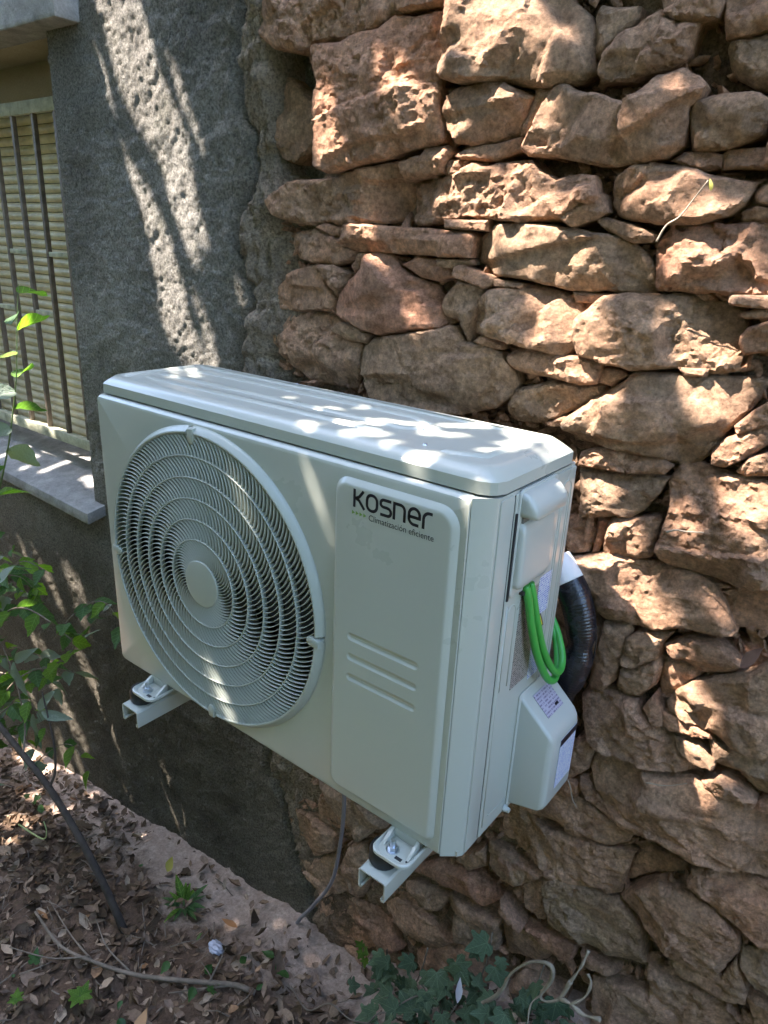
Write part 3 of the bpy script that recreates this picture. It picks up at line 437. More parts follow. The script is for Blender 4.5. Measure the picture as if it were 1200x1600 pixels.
ML_IVY = m_leaf('ivy_leaf', (.06, .105, .055), (.16, .22, .115), .12, .36, [(.76, 0.0), (-.12, 0.0), (1.6, .12)])
ML_CROWN = m_leaf('tree_crown_leaf', (.045, .10, .03), (.075, .14, .04), .25)
ML_UNSEEN = m_leaf('unseen_green_leaf', (.06, .10, .015), (.11, .155, .025), .4, .9)
M_LITTER = m_islands('dead_leaf_litter', [(0, (.075, .047, .027)), (.35, (.15, .095, .055)), (.55, (.22, .142, .088)),
                                          (.72, (.20, .138, .10)), (.9, (.34, .235, .155)), (.97, (.44, .33, .23)), (1, (.34, .16, .06))])
M_DEAD = m_islands('dead_leaf', [(0, (.17, .10, .075)), (1, (.24, .15, .11))])

# ================================================================== THE SETTING
def ground_z(x, y):
    x = np.asarray(x, float); y = np.asarray(y, float)
    z = np.interp(x, [-2.1, .2, .42, .55, .70, .85, 1.0, 1.3], [-1.285, -.905, -.900, -.84, -.735, -.62, -.58, -.58])
    return z

def make_ground():
    xs = np.concatenate([-np.geomspace(60, 2.6, 14), np.arange(-2.5, 1.7, .018), np.geomspace(1.75, 60, 14)])
    ys = np.concatenate([-np.geomspace(60, 1.25, 14), np.arange(-1.2, .5, .018), np.geomspace(.55, 60, 12)])
    X, Y = np.meshgrid(xs, ys)
    P = np.stack([X.ravel(), Y.ravel(), 0 * X.ravel()], 1)
    near = np.clip(1.6 - np.hypot(P[:, 0] + .2, P[:, 1]) * .5, 0, 1)
    Z = ground_z(P[:, 0], P[:, 1]) + near * (fbm(P, 5, 3) * .022 + fbm(P, 22, 4, .6, 5, True) * .012) + (1 - near) * fbm(P, .7, 2) * .04
    P[:, 2] = Z
    nx, ny = len(xs), len(ys)
    i = np.arange((ny - 1) * (nx - 1)); r, c = i // (nx - 1), i % (nx - 1)
    a = r * nx + c
    F = np.stack([a, a + 1, a + nx + 1, a + nx], 1)
    g = mesh_np('ground', P, F, MG, None, True)
    tag(g, kind='structure')
make_ground()

# ------------------------------------------------------------------ the house
house = thing('house', (0.05, YW, -.9), 'old house wall, half grey roughcast render, half rubble stone, with a barred window', 'house')
XB = -.65           # right-hand edge of the window opening
ZH, ZS = 1.286, .10  # soffit, sill

def edge_x(z):
    z = np.asarray(z, float)
    P = np.stack([z * 0, z * 0, z], 1)
    b = np.interp(z, [-1.3, -.95, -.75, -.5, -.25, 0, .6, 1.0, 1.4, 2.4], [.30, .30, .24, .12, .06, .03, .045, .06, .05, .05])
    return b + fbm(P, 7, 4, .65, 3) * .055

def make_stucco():
    xs = np.concatenate([np.arange(-3.2, -1.3, .03), np.arange(-1.3, XB - .012, .0075), [XB - .004, XB],
                         np.arange(XB + .004, .36, .0048)])
    zs = np.concatenate([np.arange(-1.35, -1.15, .02), np.arange(-1.15, ZS - .02, .0058), [ZS], np.arange(ZS + .006, ZH - .004, .0052), [ZH],
                         np.arange(ZH + .005, 1.5, .006), np.arange(1.5, 2.6, .03)])
    X, Z = np.meshgrid(xs, zs)
    x, z = X.ravel(), Z.ravel()
    P = np.stack([x, x * 0, z], 1)
    h = fbm(P, 3.5, 3, .5, 21) * .007 + fbm(P, 62, 2, .6, 31, True) * .0012 + fbm(P, 105, 1, .6, 41) * .0023
    trowel = fbm(np.stack([x * .8 + z * .5, x * 0, z * 1.6 - x], 1), 16, 3, .5, 51) * .004
    d = x - edge_x(z)
    fall = np.clip((d + .05) / .07, 0, 1); fall = fall * fall * (3 - 2 * fall)
    crumb = fbm(P, 30, 4, .6, 61, True) * .014 * np.exp(-((d + .0) / .05) ** 2)
    y = YW - (h + trowel) * (1 - .5 * fall) + fall * .075 - crumb
    edge_w = (np.abs(x - XB) < .001) & (z >= ZS) & (z <= ZH)
    y = np.where(edge_w, YW, y)
    V = np.stack([x, y, z], 1)
    nx, nz = len(xs), len(zs)
    i = np.arange((nz - 1) * (nx - 1)); r, c = i // (nx - 1), i % (nx - 1)
    a = r * nx + c
    cx = (xs[c] + xs[c + 1]) / 2; cz = (zs[r] + zs[r + 1]) / 2
    keep = ~((cx < XB) & (cx > -1.95) & (cz > ZS) & (cz < ZH))
    F = np.stack([a, a + 1, a + nx + 1, a + nx], 1)[keep]
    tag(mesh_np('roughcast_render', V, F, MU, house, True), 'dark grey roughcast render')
make_stucco()

def make_mortar():
    xs = np.concatenate([np.arange(-.06, .34, .0048), np.arange(.34, 1.75, .0085), np.arange(1.76, 3.4, .03)])
    zs = np.concatenate([np.arange(-1.3, 1.4, .0085), np.arange(1.41, 2.6, .03)])
    X, Z = np.meshgrid(xs, zs)
    x, z = X.ravel(), Z.ravel()
    P = np.stack([x, x * 0, z], 1)
    d = x - edge_x(z)
    smear = np.exp(-(np.clip(d, 0, 9) / .10) ** 2)
    rec = .042 - .033 * smear + np.clip(-.012 - d, 0, .06) * 1.6
    rec = np.where((z < -.35) & (x < .62), rec * .62, rec)
    y = YW + rec - fbm(P, 9, 3, .5, 71) * (.016 + .012 * smear) - fbm(P, 38, 4, .6, 81, True) * (.011 + .004 * smear)
    y = y - smear * (fbm(P, 75, 3, .7, 83, True) * .0055 + np.clip(fbm(P, 24, 2, .5, 87), 0, 1) * .014)
    # the deep hole beside the big squared block near the top
    hole = np.exp(-(((x - .168) / .045) ** 4 + ((z - 1.08) / .12) ** 4))
    y = y + hole * .14
    nx, nz = len(xs), len(zs)
    i = np.arange((nz - 1) * (nx - 1)); r, c = i // (nx - 1), i % (nx - 1)
    a = r * nx + c
    F = np.stack([a, a + 1, a + nx + 1, a + nx], 1)
    tag(mesh_np('mortar', np.stack([x, y, z], 1), F, MM, house, True), 'brown earth and lime mortar between the stones')
make_mortar()

def seg_dist(pts, poly):
    A = poly; B = np.roll(poly, -1, 0)
    d = B - A
    L2 = (d ** 2).sum(1) + 1e-12
    t = np.clip(((pts[:, None] - A[None]) * d[None]).sum(2) / L2, 0, 1)
    q = A[None] + t[..., None] * d[None]
    return np.sqrt(((pts[:, None] - q) ** 2).sum(2)).min(1)

def inside(pts, poly):
    x, y = pts[:, 0], pts[:, 1]
    c = np.zeros(len(pts), bool)
    n = len(poly)
    for i in range(n):
        x1, y1 = poly[i]; x2, y2 = poly[(i + 1) % n]
        if y1 == y2: continue
        c ^= ((y1 > y) != (y2 > y)) & (x < (x2 - x1) * (y - y1) / (y2 - y1) + x1)
    return c

def make_stone(poly, prot, seed, coarse=1.0):
    poly = np.array(poly, float)
    cen = poly.mean(0); ex = poly.max(0) - poly.min(0)
    poly = cen + (poly - cen) * (1 + .0042 / np.maximum(ex, .02) * 1.9)
    area = 0.5 * np.sum(poly[:, 0] * np.roll(poly[:, 1], -1) - np.roll(poly[:, 0], -1) * poly[:, 1])
    if area < 0: poly = poly[::-1]; area = -area
    r_ = np.random.default_rng(seed)
    sp = (.0030 if area < .004 else .0042) * coarse
    # densified, slightly wavering outline with softened corners
    out = []
    n = len(poly)
    Q = np.empty((0, 2))
    for i in range(n):
        a, b = poly[i], poly[(i + 1) % n]
        k = max(1, int(np.linalg.norm(b - a) / sp))
        Q = np.vstack([Q, a + (b - a) * (np.arange(k) / k)[:, None]])
    for _ in range(0):
        Q = Q * .5 + (np.roll(Q, 1, 0) + np.roll(Q, -1, 0)) * .25
    P3 = np.column_stack([Q[:, 0], Q[:, 0] * 0 + seed * 3.1, Q[:, 1]])
    amp = min(.0024, math.sqrt(area) * .022)
    Q = Q + np.column_stack([fbm(P3, 45, 3, .6, 1), fbm(P3, 45, 3, .6, 9)]) * amp
    mn, mx = Q.min(0), Q.max(0)
    gx = np.arange(mn[0], mx[0], sp); gy = np.arange(mn[1], mx[1], sp * .87)
    G = np.array([(x + (sp / 2 if j % 2 else 0), y) for j, y in enumerate(gy) for x in gx])
    G = G + r_.uniform(-.22, .22, G.shape) * sp
    G = G[inside(G, Q)]
    if len(G):
        G = G[seg_dist(G, Q) > sp * .55]
    nQ = len(Q)
    allp = np.vstack([Q, G]) if len(G) else Q
    vco, _, faces, ov, _, _ = delaunay_2d_cdt([Vector(p) for p in allp], [], [list(range(nQ))], 1, 1e-6)
    W = np.array([(v[0], v[1]) for v in vco])
    F = np.array([f[:3] for f in faces if len(f) >= 3], int)
    d = seg_dist(W, Q)
    size = math.sqrt(area)
    inr = max(d.max(), 1e-4)
    rad = float(np.clip(inr * .14, .0018, .0050))
    t = np.clip(d / rad, 0, 1)
    drop = rad * r_.uniform(.9, 1.5)
    h = -drop * (1 - np.sqrt(np.clip(1 - (1 - t) ** 2, 0, 1)))
    c = W.mean(0); U = (W - c)
    # split faces: one bevelled plane rises from every side of the block, the front plane caps them
    A_ = poly; B_ = np.roll(poly, -1, 0)
    cut = np.full(len(W), 9.0)
    for k in range(n):
        e_ = B_[k] - A_[k]; le = np.linalg.norm(e_)
        if le < 1e-4: continue
        s_ = np.clip(((W - A_[k]) @ e_) / le ** 2, 0, 1)
        dk = np.linalg.norm(W - (A_[k] + s_[:, None] * e_), axis=1)
        under = -e_[0] / le * -1.0          # +1 on the underside of the stone
        sl = r_.choice([.35, .8, 1.6, 3.0], p=[.22, .28, .3, .2]) * (1.2 if under > .5 else 1)
        dp = min(r_.uniform(.004, .016), inr * .45)
        cut = np.minimum(cut, dk * sl - dp)
    for k in range(r_.integers(1, 4)):
        an = r_.uniform(0, 2 * math.pi)
        dr = np.array([math.cos(an), math.sin(an)])
        ext = (U @ dr).max()
        cut = np.minimum(cut, -r_.uniform(.15, .55) * (U @ dr - ext * r_.uniform(.15, .8)))
    h = h + np.clip(cut, -size * .25, 0)
    h = h + (U @ r_.uniform(-.06, .06, 2))
    P3 = np.column_stack([W[:, 0], W[:, 0] * 0 + seed * .37, W[:, 1]])
    lay = np.column_stack([W[:, 0] * .45 + W[:, 1] * .25, W[:, 0] * 0 + seed, W[:, 1] * 1.5 - W[:, 0] * .3])
    rough = .6 + .8 * r_.random()
    big = min(1, size / .12)
    patch = np.clip(fbm(P3, 10, 2, .5, 12) * 2.2 + .45, 0, 1)
    h = h + fbm(P3, 13, 2, .5, 2) * .0030 * big + fbm(lay, 34, 4, .72, 4, True) * .0040 * rough * (.35 + .65 * big) * (.35 + .65 * patch) + fbm(P3, 110, 2, .7, 6) * .0030 * rough * (.35 + .65 * patch)
    def facets(cell, amp, slope, sd):
        q = P3 + np.column_stack([fbm(P3, 1.3 / cell, 2, .5, sd), P3[:, 0] * 0, fbm(P3, 1.3 / cell, 2, .5, sd + 3)]) * cell * .45
        lo, hi = W.min(0) - cell, W.max(0) + cell
        m_ = max(3, int((hi[0] - lo[0]) * (hi[1] - lo[1]) / cell ** 2))
        m_ = min(m_, 260)
        cs = np.column_stack([r_.uniform(lo[0], hi[0], m_), r_.uniform(lo[1], hi[1], m_)])
        g_ = r_.normal(0, slope, (m_, 2)); a_ = r_.normal(0, amp, m_)
        dx = q[:, None, [0, 2]] - cs[None]
        dd = (dx ** 2).sum(2)
        val = a_[None] + (dx * g_[None]).sum(2)
        k3 = np.argsort(dd, 1)[:, :2]
        v2 = np.take_along_axis(val, k3, 1); d2 = np.sqrt(np.take_along_axis(dd, k3, 1))
        tt = np.clip((d2[:, 1] - d2[:, 0]) / (cell * .22), 0, 1) * .5 + .5
        return v2[:, 0] * tt + v2[:, 1] * (1 - tt)
    h = h + facets(max(.03, size * .5), .0022 * big, .11 * (.3 + .7 * big), 31)
    h = h + facets(.017, .0009 * rough, .13 * rough, 41) * (.25 + .75 * patch)
    step = fbm(lay, 9, 2, .5, 8)
    h = h + np.tanh((step - .1) * 22) * .0048 * big
    y = YW - prot - h
    nW = len(W)
    V = np.column_stack([W[:, 0], y, W[:, 1]])
    # order of the outline vertices in the result
    idx = [None] * nQ
    for newi, olds in enumerate(ov):
        for o_ in olds:
            if o_ < nQ: idx[o_] = newi
    idx = [k for k in idx if k is not None]
    ring = np.array(idx)
    R0 = V[ring]
    steps = [(0, 1.0, 0), (.03, .985, .3), (.07, .95, 1), (.12, .9, 1)]
    rings = []
    cc = np.array([c[0], 0, c[1]])
    for dy, sc, am in steps:
        R = R0.copy()
        R[:, 0] = cc[0] + (R0[:, 0] - cc[0]) * sc; R[:, 2] = cc[2] + (R0[:, 2] - cc[2]) * sc
        R[:, 1] = R0[:, 1] + dy
        R[:, 0] += fbm(R, 40, 2, .5, 15) * .002 * am; R[:, 2] += fbm(R, 40, 2, .5, 17) * .002 * am
        rings.append(R)
    V = np.vstack([V] + rings)
    # top faces oriented to -y
    tri = []
    A, B, D = W[F[:, 0]], W[F[:, 1]], W[F[:, 2]]
    cr = (B[:, 0] - A[:, 0]) * (D[:, 1] - A[:, 1]) - (B[:, 1] - A[:, 1]) * (D[:, 0] - A[:, 0])
    F = np.where((cr > 0)[:, None], F, F[:, ::-1])
    m = len(ring)
    base = nW
    side = []
    for k in range(len(steps) - 1):
        a = base + k * m + np.arange(m); b = base + k * m + (np.arange(m) + 1) % m
        c2, d2 = b + m, a + m
        side.append(np.stack([a, c2, b], 1)); side.append(np.stack([a, d2, c2], 1))
    F = np.vstack([F] + side)
    o = mesh_np('stone', V, F, MS, house, True)
    o.data.set_sharp_from_angle(angle=math.radians(24))
    return o

for k, (nm, poly, h) in enumerate(STONES):
    make_stone(poly, h / 1000.0, 100 + k)

# courses of stone the unit hides or that lie just past the picture's edge
def filler():
    polys = [np.array(p) for _, p, _ in STONES]
    boxes = [(p[:, 0].min(), p[:, 0].max(), p[:, 1].min(), p[:, 1].max()) for p in polys]
    rr = np.random.default_rng(5)
    z = -1.0
    k = 0
    while z < 1.75:
        hh = rr.uniform(.075, .13)
        x = .16 + rr.uniform(0, .1)
        while x < 2.3:
            ww = rr.uniform(.12, .26)
            g = .008
            zz = z + rr.uniform(-.01, .01)
            pl = np.array([(x + g, zz + g), (x + ww * .5, zz + rr.uniform(0, .012)), (x + ww - g, zz + g + rr.uniform(0, .02)), (x + ww - g - rr.uniform(0, .02), zz + hh * .6),
                           (x + ww - g - rr.uniform(0, .03), zz + hh - g), (x + ww * .4, zz + hh - rr.uniform(0, .012)), (x + g + rr.uniform(0, .02), zz + hh - g - rr.uniform(0, .015)), (x + rr.uniform(0, .012), zz + hh * .5)])
            # keep the part that no traced stone covers
            gx = np.linspace(pl[:, 0].min(), pl[:, 0].max(), 9); gz = np.linspace(pl[:, 1].min(), pl[:, 1].max(), 6)
            G = np.array([(a, b) for a in gx for b in gz])
            hit = np.zeros(len(G), bool)
            for p, bx in zip(polys, boxes):
                if bx[1] < gx[0] or bx[0] > gx[-1] or bx[3] < gz[0] or bx[2] > gz[-1]: continue
                hit |= inside(G, p)
            if hit.mean() < .30:
                make_stone(pl, (.012 + rr.uniform(0, .012)) if hit.mean() < .03 else -.008, 900 + k, 1.9)
                k += 1
            x += ww
        z += hh
filler()

# chinking: pebbles and chips wedged in the joints
def chips():
    bm = bmesh.new()
    polys = [np.array(p) for _, p, _ in STONES]
    n = 0
    for _ in range(7500):
        x, z = rnd.uniform(.12, 1.5), rnd.uniform(-1.0, 1.3)
        if .09 < x < .24 and .93 < z < 1.22: continue
        p = np.array([[x, z]])
        dmin = min((seg_dist(p, q)[0] for q in polys if abs(q[:, 0].mean() - x) < .2 and abs(q[:, 1].mean() - z) < .2), default=9)
        if dmin > .035: continue
        if any(abs(q[:, 0].mean() - x) < .25 and abs(q[:, 1].mean() - z) < .25 and inside(p, q)[0] for q in polys): continue
        s = rnd.uniform(.003, .011)
        r = bmesh.ops.create_icosphere(bm, subdivisions=1, radius=1)
        rot = Matrix.Rotation(rnd.uniform(0, 6.3), 3, Vector((rnd.gauss(0, 1), rnd.gauss(0, 1), rnd.gauss(0, 1))).normalized())
        sc = Vector((s * rnd.uniform(.9, 2.8), s, s * rnd.uniform(.4, .9)))
        for v in r['verts']:
            q = v.co * rnd.uniform(.75, 1.15)
            q = Vector((q.x * sc.x, q.y * sc.y, q.z * sc.z))
            v.co = rot @ q + Vector((x, YW + .022 + rnd.uniform(-.010, .008), z))
        n += 1
        if n > 1100: break
    o = obj('stone_chips', bm, MS, house)
    o['kind'] = 'stuff'
chips()

# ------------------------------------------------------------------ window
YSH = .56
bm = bmesh.new()
def quad(bm, *p):
    bm.faces.new([bm.verts.new(q) for q in p])
box(bm, (XB, YW + .001, ZS - .02), (XB + .09, .80, ZH + .02))
box(bm, (-2.04, YW + .001, ZS - .02), (-1.95, .80, ZH + .02))
box(bm, (-1.95, .80, ZS - .02), (XB, .86, ZH + .05))
obj('window_reveal', bm, MU, house)
bm = bmesh.new()
box(bm, (-1.95, YW - .004, ZH), (XB, .525, ZH + .06), .003)
box(bm, (-1.95, .525, 1.195), (XB, .80, ZH + .055), .004)
obj('plaster_soffit', bm, MREV, house, ang=30)

win = bpy.data.objects.new('window', None); C.objects.link(win); win.parent = house
win.matrix_parent_inverse = parent_inv(house)
# lintel slab
def slab(pts_bot, th, name, mat, bev=.004):
    bm = bmesh.new()
    b = [bm.verts.new((x, y, z)) for x, y, z in pts_bot]
    t = [bm.verts.new((x, y, z + th)) for x, y, z in pts_bot]
    n = len(b)
    bm.faces.new(b[::-1]); bm.faces.new(t)
    for i in range(n):
        bm.faces.new((b[i], b[(i + 1) % n], t[(i + 1) % n], t[i]))
    bmesh.ops.recalc_face_normals(bm, faces=bm.faces)
    bmesh.ops.bevel(bm, geom=list(bm.edges), offset=bev, segments=2, profile=.5, affect='EDGES')
    bmesh.ops.triangulate(bm, faces=bm.faces)
    bmesh.ops.subdivide_edges(bm, edges=[e for e in bm.edges if e.calc_length() > .05], cuts=6, use_grid_fill=True)
    P = np.array([v.co[:] for v in bm.verts])
    dn = fbm(P, 22, 3, .6, 91) * .0022
    for v, k in zip(bm.verts, dn):
        v.co += v.normal * float(k)
    return obj(name, bm, mat, house, ang=35)
slab([(-2.1, .305, ZH - .002), (-.505, .289, ZH - .002), (-.505, YW + .04, ZH - .002), (-2.1, YW + .04, ZH - .002)], .062, 'lintel_slab', MSILL)
# sill: slopes up towards the shutter
bm = bmesh.new()
prof = [(-2.05, .345), (-.598, .290), (-.598, YW + .02), (XB - .001, YW + .02), (XB - .001, .70), (-2.05, .70)]
def sz(y): return .088 + max(0, y - .29) * .22
b = [bm.verts.new((x, y, sz(y) - .034)) for x, y in prof]
t = [bm.verts.new((x, y, sz(y))) for x, y in prof]
bm.faces.new(b[::-1]); bm.faces.new(t)
for i in range(len(b)):
    bm.faces.new((b[i], b[(i + 1) % len(b)], t[(i + 1) % len(b)], t[i]))
bmesh.ops.recalc_face_normals(bm, faces=bm.faces)
bmesh.ops.bevel(bm, geom=list(bm.edges), offset=.003, segments=2, profile=.5, affect='EDGES')
obj('window_sill', bm, MSILL, house, ang=35)

# grille of iron bars, welded ties at alternating heights
YG = .452
def part(name, bm, mat, parent, **kw): return obj(name, bm, mat, parent, **kw)
bm = bmesh.new(); box(bm, (-1.95, YG - .010, 1.143), (XB - .002, YG + .010, 1.176), .002)
part('top_rail', bm, M_BARPALE, win, ang=35)
bm = bmesh.new(); box(bm, (-1.95, YG - .014, .200), (XB - .002, YG + .012, .232), .002)
part('bottom_rail', bm, M_BARPALE, win, ang=35)
bm = bmesh.new(); box(bm, (-.0066, -.0066, .2), (.0066, .0066, 1.145), .0015)
bar0 = part('bar', bm, M_BAR, win, ang=35)
barx = [-.828 - .117 * i for i in range(9)]
bar0.location = (barx[0], YG, 0)
for x in barx[1:]:
    c = bar0.copy(); C.objects.link(c); c.location = (x, YG, 0)
bm = bmesh.new(); box(bm, (.0076, -.006, -.007), (.1094, .006, .007), .0015)
tie0 = part('tie_bar', bm, M_BARPALE, win, ang=35)
ties = []
xs_ = [XB - .064] + barx
for i in range(len(xs_) - 1):
    z = .775 if i % 2 == 1 else .600
    ties.append((xs_[i + 1], z))
tie0.location = (ties[0][0], YG, ties[0][1])
for x, z in ties[1:]:
    c = tie0.copy(); C.objects.link(c); c.location = (x, YG, z)

# roller shutter: rounded slats
bm = bmesh.new()
pr = []
n = 7
hsl = .0262
for i in range(n + 1):
    t_ = i / n
    pr.append((YSH - .007 * math.sin(math.pi * min(1, t_ * 1.12)) if t_ < .9 else YSH + .004, t_ * hsl))
pr = [(YSH + .004, 0)] + pr
loft(bm, [[(x, y, z) for y, z in pr] for x in (-1.94, XB - .001)], closed=False)
sl0 = part('shutter_slat', bm, M_SHUT, win, ang=40)
sl0.location = (0, 0, .155)
for i in range(1, 40):
    c = sl0.copy(); C.objects.link(c); c.location = (0, 0, .155 + i * (hsl + .0012))
bm = bmesh.new()
box(bm, (-1.94, YSH + .012, .12), (XB - .001, YSH + .03, 1.25))
part('shutter_backing', bm, M_DARK, win)
bm = bmesh.new()
box(bm, (-1.94, YSH - .012, .135), (XB - .001, YSH + .011, .158), .003)
part('shutter_foot_rail', bm, M_SHUT, win, ang=35)

# ================================================================== AIR CONDITIONER
W_, D_, H_ = .84, .248, .568
CH = .024
ac = thing('air_conditioner', (.42, .12, 0), 'white outdoor air conditioning unit with round fan grille, mounted on the wall', 'air conditioner')

# casing body
bm = bmesh.new()
plan = [(0.004, .012), (W_ - CH, .012), (W_ - CH + .004, .0), (W_ - .003, CH - .005), (W_, CH), (W_, D_), (.004, D_)]
plan = [(0.004, .014), (W_ - CH - .001, .014), (W_ - CH - .001, .0015), (W_ - .002, CH - .003), (W_, CH + .001), (W_, D_ - .004), (W_ - .004, D_), (.004, D_)]
loft(bm, [[(x, y, z) for x, y in plan] for z in (0.002, H_ - .002)], False, True)
bm.normal_update()
for f in [f for f in bm.faces if all(abs(v.co.y - .014) < 1e-5 for v in f.verts)]:
    bm.faces.remove(f)
obj('casing', bm, MP, ac, ang=25)
bm = bmesh.new()
box(bm, (.006, .016, .003), (W_ - .004, D_ - .004, .012))
obj('base_pan', bm, MP, ac)

# front panel, with round opening
CX, CZ = .308, .285
def circ(r, y, n=96, a0=0): return [(CX + r * math.cos(2 * math.pi * i / n + a0), y, CZ + r * math.sin(2 * math.pi * i / n + a0)) for i in range(n)]
bm = bmesh.new()
def pl_loop(ins, y, r=.012): return [(x, y, z) for x, z in rrect(0 + ins, W_ - CH - .0015 - ins * .2, .000 + ins, H_ - .0012 - ins, [.003, max(.004, r - ins), .012, .003], 4)]
rim = [pl_loop(0, .013), pl_loop(.0004, .0085), pl_loop(.0018, .0048), pl_loop(.0048, .0014), pl_loop(.0085, 0)]
vl = loft(bm, rim)
ho = loft(bm, [circ(.272, 0), circ(.271, .002), circ(.2705, .014)], rev=False)
es = []
for ring in (vl[-1], ho[0]):
    for i in range(len(ring)):
        es.append(bm.edges.get((ring[i], ring[(i + 1) % len(ring)])))
bmesh.ops.triangle_fill(bm, edges=es, use_beauty=True, normal=(0, -1, 0))
bmesh.ops.recalc_face_normals(bm, faces=bm.faces)
obj('front_panel', bm, MP, ac, ang=25)

# raised service panel with three pressed slots
bm = bmesh.new()
def sp_loop(ins, y): return [(x, y, z) for x, z in rrect(.598 + ins, .803 - ins, .020 + ins, .549 - ins, [max(.006, .030 - ins), max(.006, .024 - ins), max(.006, .024 - ins), max(.004, .016 - ins)], 8)]
vl = loft(bm, [sp_loop(0, -.0001), sp_loop(.0008, -.0010), sp_loop(.0065, -.0068), sp_loop(.0088, -.0078), sp_loop(.012, -.0080)])
holes = []
for zc in (.309, .275, .2405):
    def sl(ins, y): return [(x, y, z) for x, z in rrect(.632 + ins, .760 - ins, zc - .0066 + ins, zc + .0066 - ins, .0064 - ins * .9, 5)]
    hv = loft(bm, [sl(0, -.0080), sl(.0008, -.0074), sl(.0026, -.0058), sl(.0034, -.0055)], False, False)
    bm.faces.new(hv[-1])
    holes.append(hv[0])
es = []
for ring in [vl[-1]] + holes:
    for i in range(len(ring)):
        es.append(bm.edges.get((ring[i], ring[(i + 1) % len(ring)])))
bmesh.ops.triangle_fill(bm, edges=es, use_beauty=True, normal=(0, -1, 0))
bmesh.ops.recalc_face_normals(bm, faces=bm.faces)
sp = obj('service_panel', bm, MP, ac, ang=28)

# lettering on the service panel
YI = -.0083
def stroke(bm, pts, w, y=YI, closed=False):
    n = len(pts)
    L, R = [], []
    for i, p in enumerate(pts):
        if closed:
            a, b = pts[(i - 1) % n], pts[(i + 1) % n]
        else:
            a, b = pts[max(0, i - 1)], pts[min(n - 1, i + 1)]
        d1 = Vector((p[0] - a[0], p[1] - a[1])); d2 = Vector((b[0] - p[0], b[1] - p[1]))
        if d1.length < 1e-9: d1 = d2
        if d2.length < 1e-9: d2 = d1
        d1.normalize(); d2.normalize()
        t = (d1 + d2)
        t = t.normalized() if t.length > .05 else d1
        k = 1 / max(.5, t.dot(d1))
        nx_, nz_ = -t.y * w / 2 * k, t.x * w / 2 * k
        L.append(bm.verts.new((p[0] + nx_, y, p[1] + nz_))); R.append(bm.verts.new((p[0] - nx_, y, p[1] - nz_)))
    for i in range(n if closed else n - 1):
        j = (i + 1) % n
        bm.faces.new((L[i], R[i], R[j], L[j]))
def arc(cx, cz, rx, rz, a0, a1, n=8):
    return [(cx + rx * math.cos(math.radians(a0 + (a1 - a0) * i / n)), cz + rz * math.sin(math.radians(a0 + (a1 - a0) * i / n))) for i in range(n + 1)]
def letter(pts_list, name, x0, z0, s, w):
    bm = bmesh.new()
    for pts, cl in pts_list:
        stroke(bm, [(x0 + px * s, z0 + pz * s) for px, pz in pts], w, YI, cl)
    for f in bm.faces:
        if f.normal.y > 0: f.normal_flip()
    obj(name, bm, M_INK, ac)
lw = .0043
hh = .0235   # height of the letters
zb = .5115
def rr_pts(x0, x1, z0, z1, r): return rrect(x0, x1, z0, z1, r, 5)
letters = {
    'K': [([(0.08, 0), (0.08, 1.0)], False), ([(.68, .98), (.40, .62), (.20, .52), (.20, .50), (.40, .42), (.76, 0)], False)],
    'o': [(rr_pts(.09, .75, .06, .90, .30), True)],
    's': [([(.74, .86)] + arc(.30, .68, .22, .18, 90, 180) + arc(.30, .62, .22, .14, 180, 270) + [(.5, .48)] + arc(.52, .27, .22, .20, 90, 0) + arc(.52, .25, .22, .19, 0, -90) + [(.07, .06)], False)],
    'n': [([(.09, 0), (.09, .86)] + [(.40, .86)] + arc(.46, .58, .28, .28, 90, 0) + [(.74, 0)], False)],
    'e': [([(.10, .44), (.74, .44)] + [(.74, .52)] + arc(.42, .56, .32, .33, 0, 180, 12) + [(.10, .38)] + arc(.42, .38, .32, .32, 180, 270) + [(.70, .06)], False)],
    'r': [([(.09, 0), (.09, .50)] + arc(.42, .52, .33, .34, 180, 90) + [(.60, .86)], False)],
}
lx = .636
adv = {'K': .0217, 'o': .0237, 's': .0222, 'n': .0237, 'e': .0232, 'r': .018}
for ch in 'Kosner':
    letter(letters[ch], 'logo_letter', lx, zb, .0262 if ch == 'K' else .0262, lw)
    lx += adv[ch]
# four small arrowheads and the strapline
for i in range(4):
    bm = bmesh.new()
    x = .6345 + i * .0067
    bm.faces.new([bm.verts.new(p) for p in ((x, YI, .5005), (x + .0052, YI, .5035), (x, YI, .5065))])
    bmesh.ops.recalc_face_normals(bm, faces=bm.faces)
    obj('logo_arrow', bm, M_GREENINK, ac)
def text(name, body, loc, size, mat, parent, rotm, width=None, align='LEFT'):
    cu = bpy.data.curves.new(name, 'FONT')
    cu.body = body; cu.size = size; cu.align_x = align
    cu.resolution_u = 3
    to = bpy.data.objects.new(name + '_tmp', cu); C.objects.link(to)
    dg = bpy.context.evaluated_depsgraph_get(); dg.update()
    me = bpy.data.meshes.new_from_object(to.evaluated_get(dg))
    bpy.data.objects.remove(to)
    xs = [v.co.x for v in me.vertices]
    k = (width / (max(xs) - min(xs))) if width else 1
    for v in me.vertices:
        p = rotm @ Vector((v.co.x * k, v.co.y, 0))
        v.co = p + Vector(loc)
    me.materials.clear()
    return link(name, me, mat, parent)
RF = Matrix(((1, 0, 0), (0, 0, -1), (0, 1, 0)))      # text x->x, y->z, facing -y
RS = Matrix(((0, 0, 1), (1, 0, 0), (0, 1, 0)))       # text x->y, y->z, facing +x
text('strapline', 'Climatizaci\u00f3n eficiente', (.6635, YI, .4985), .0125, M_INK, ac, RF, .106)

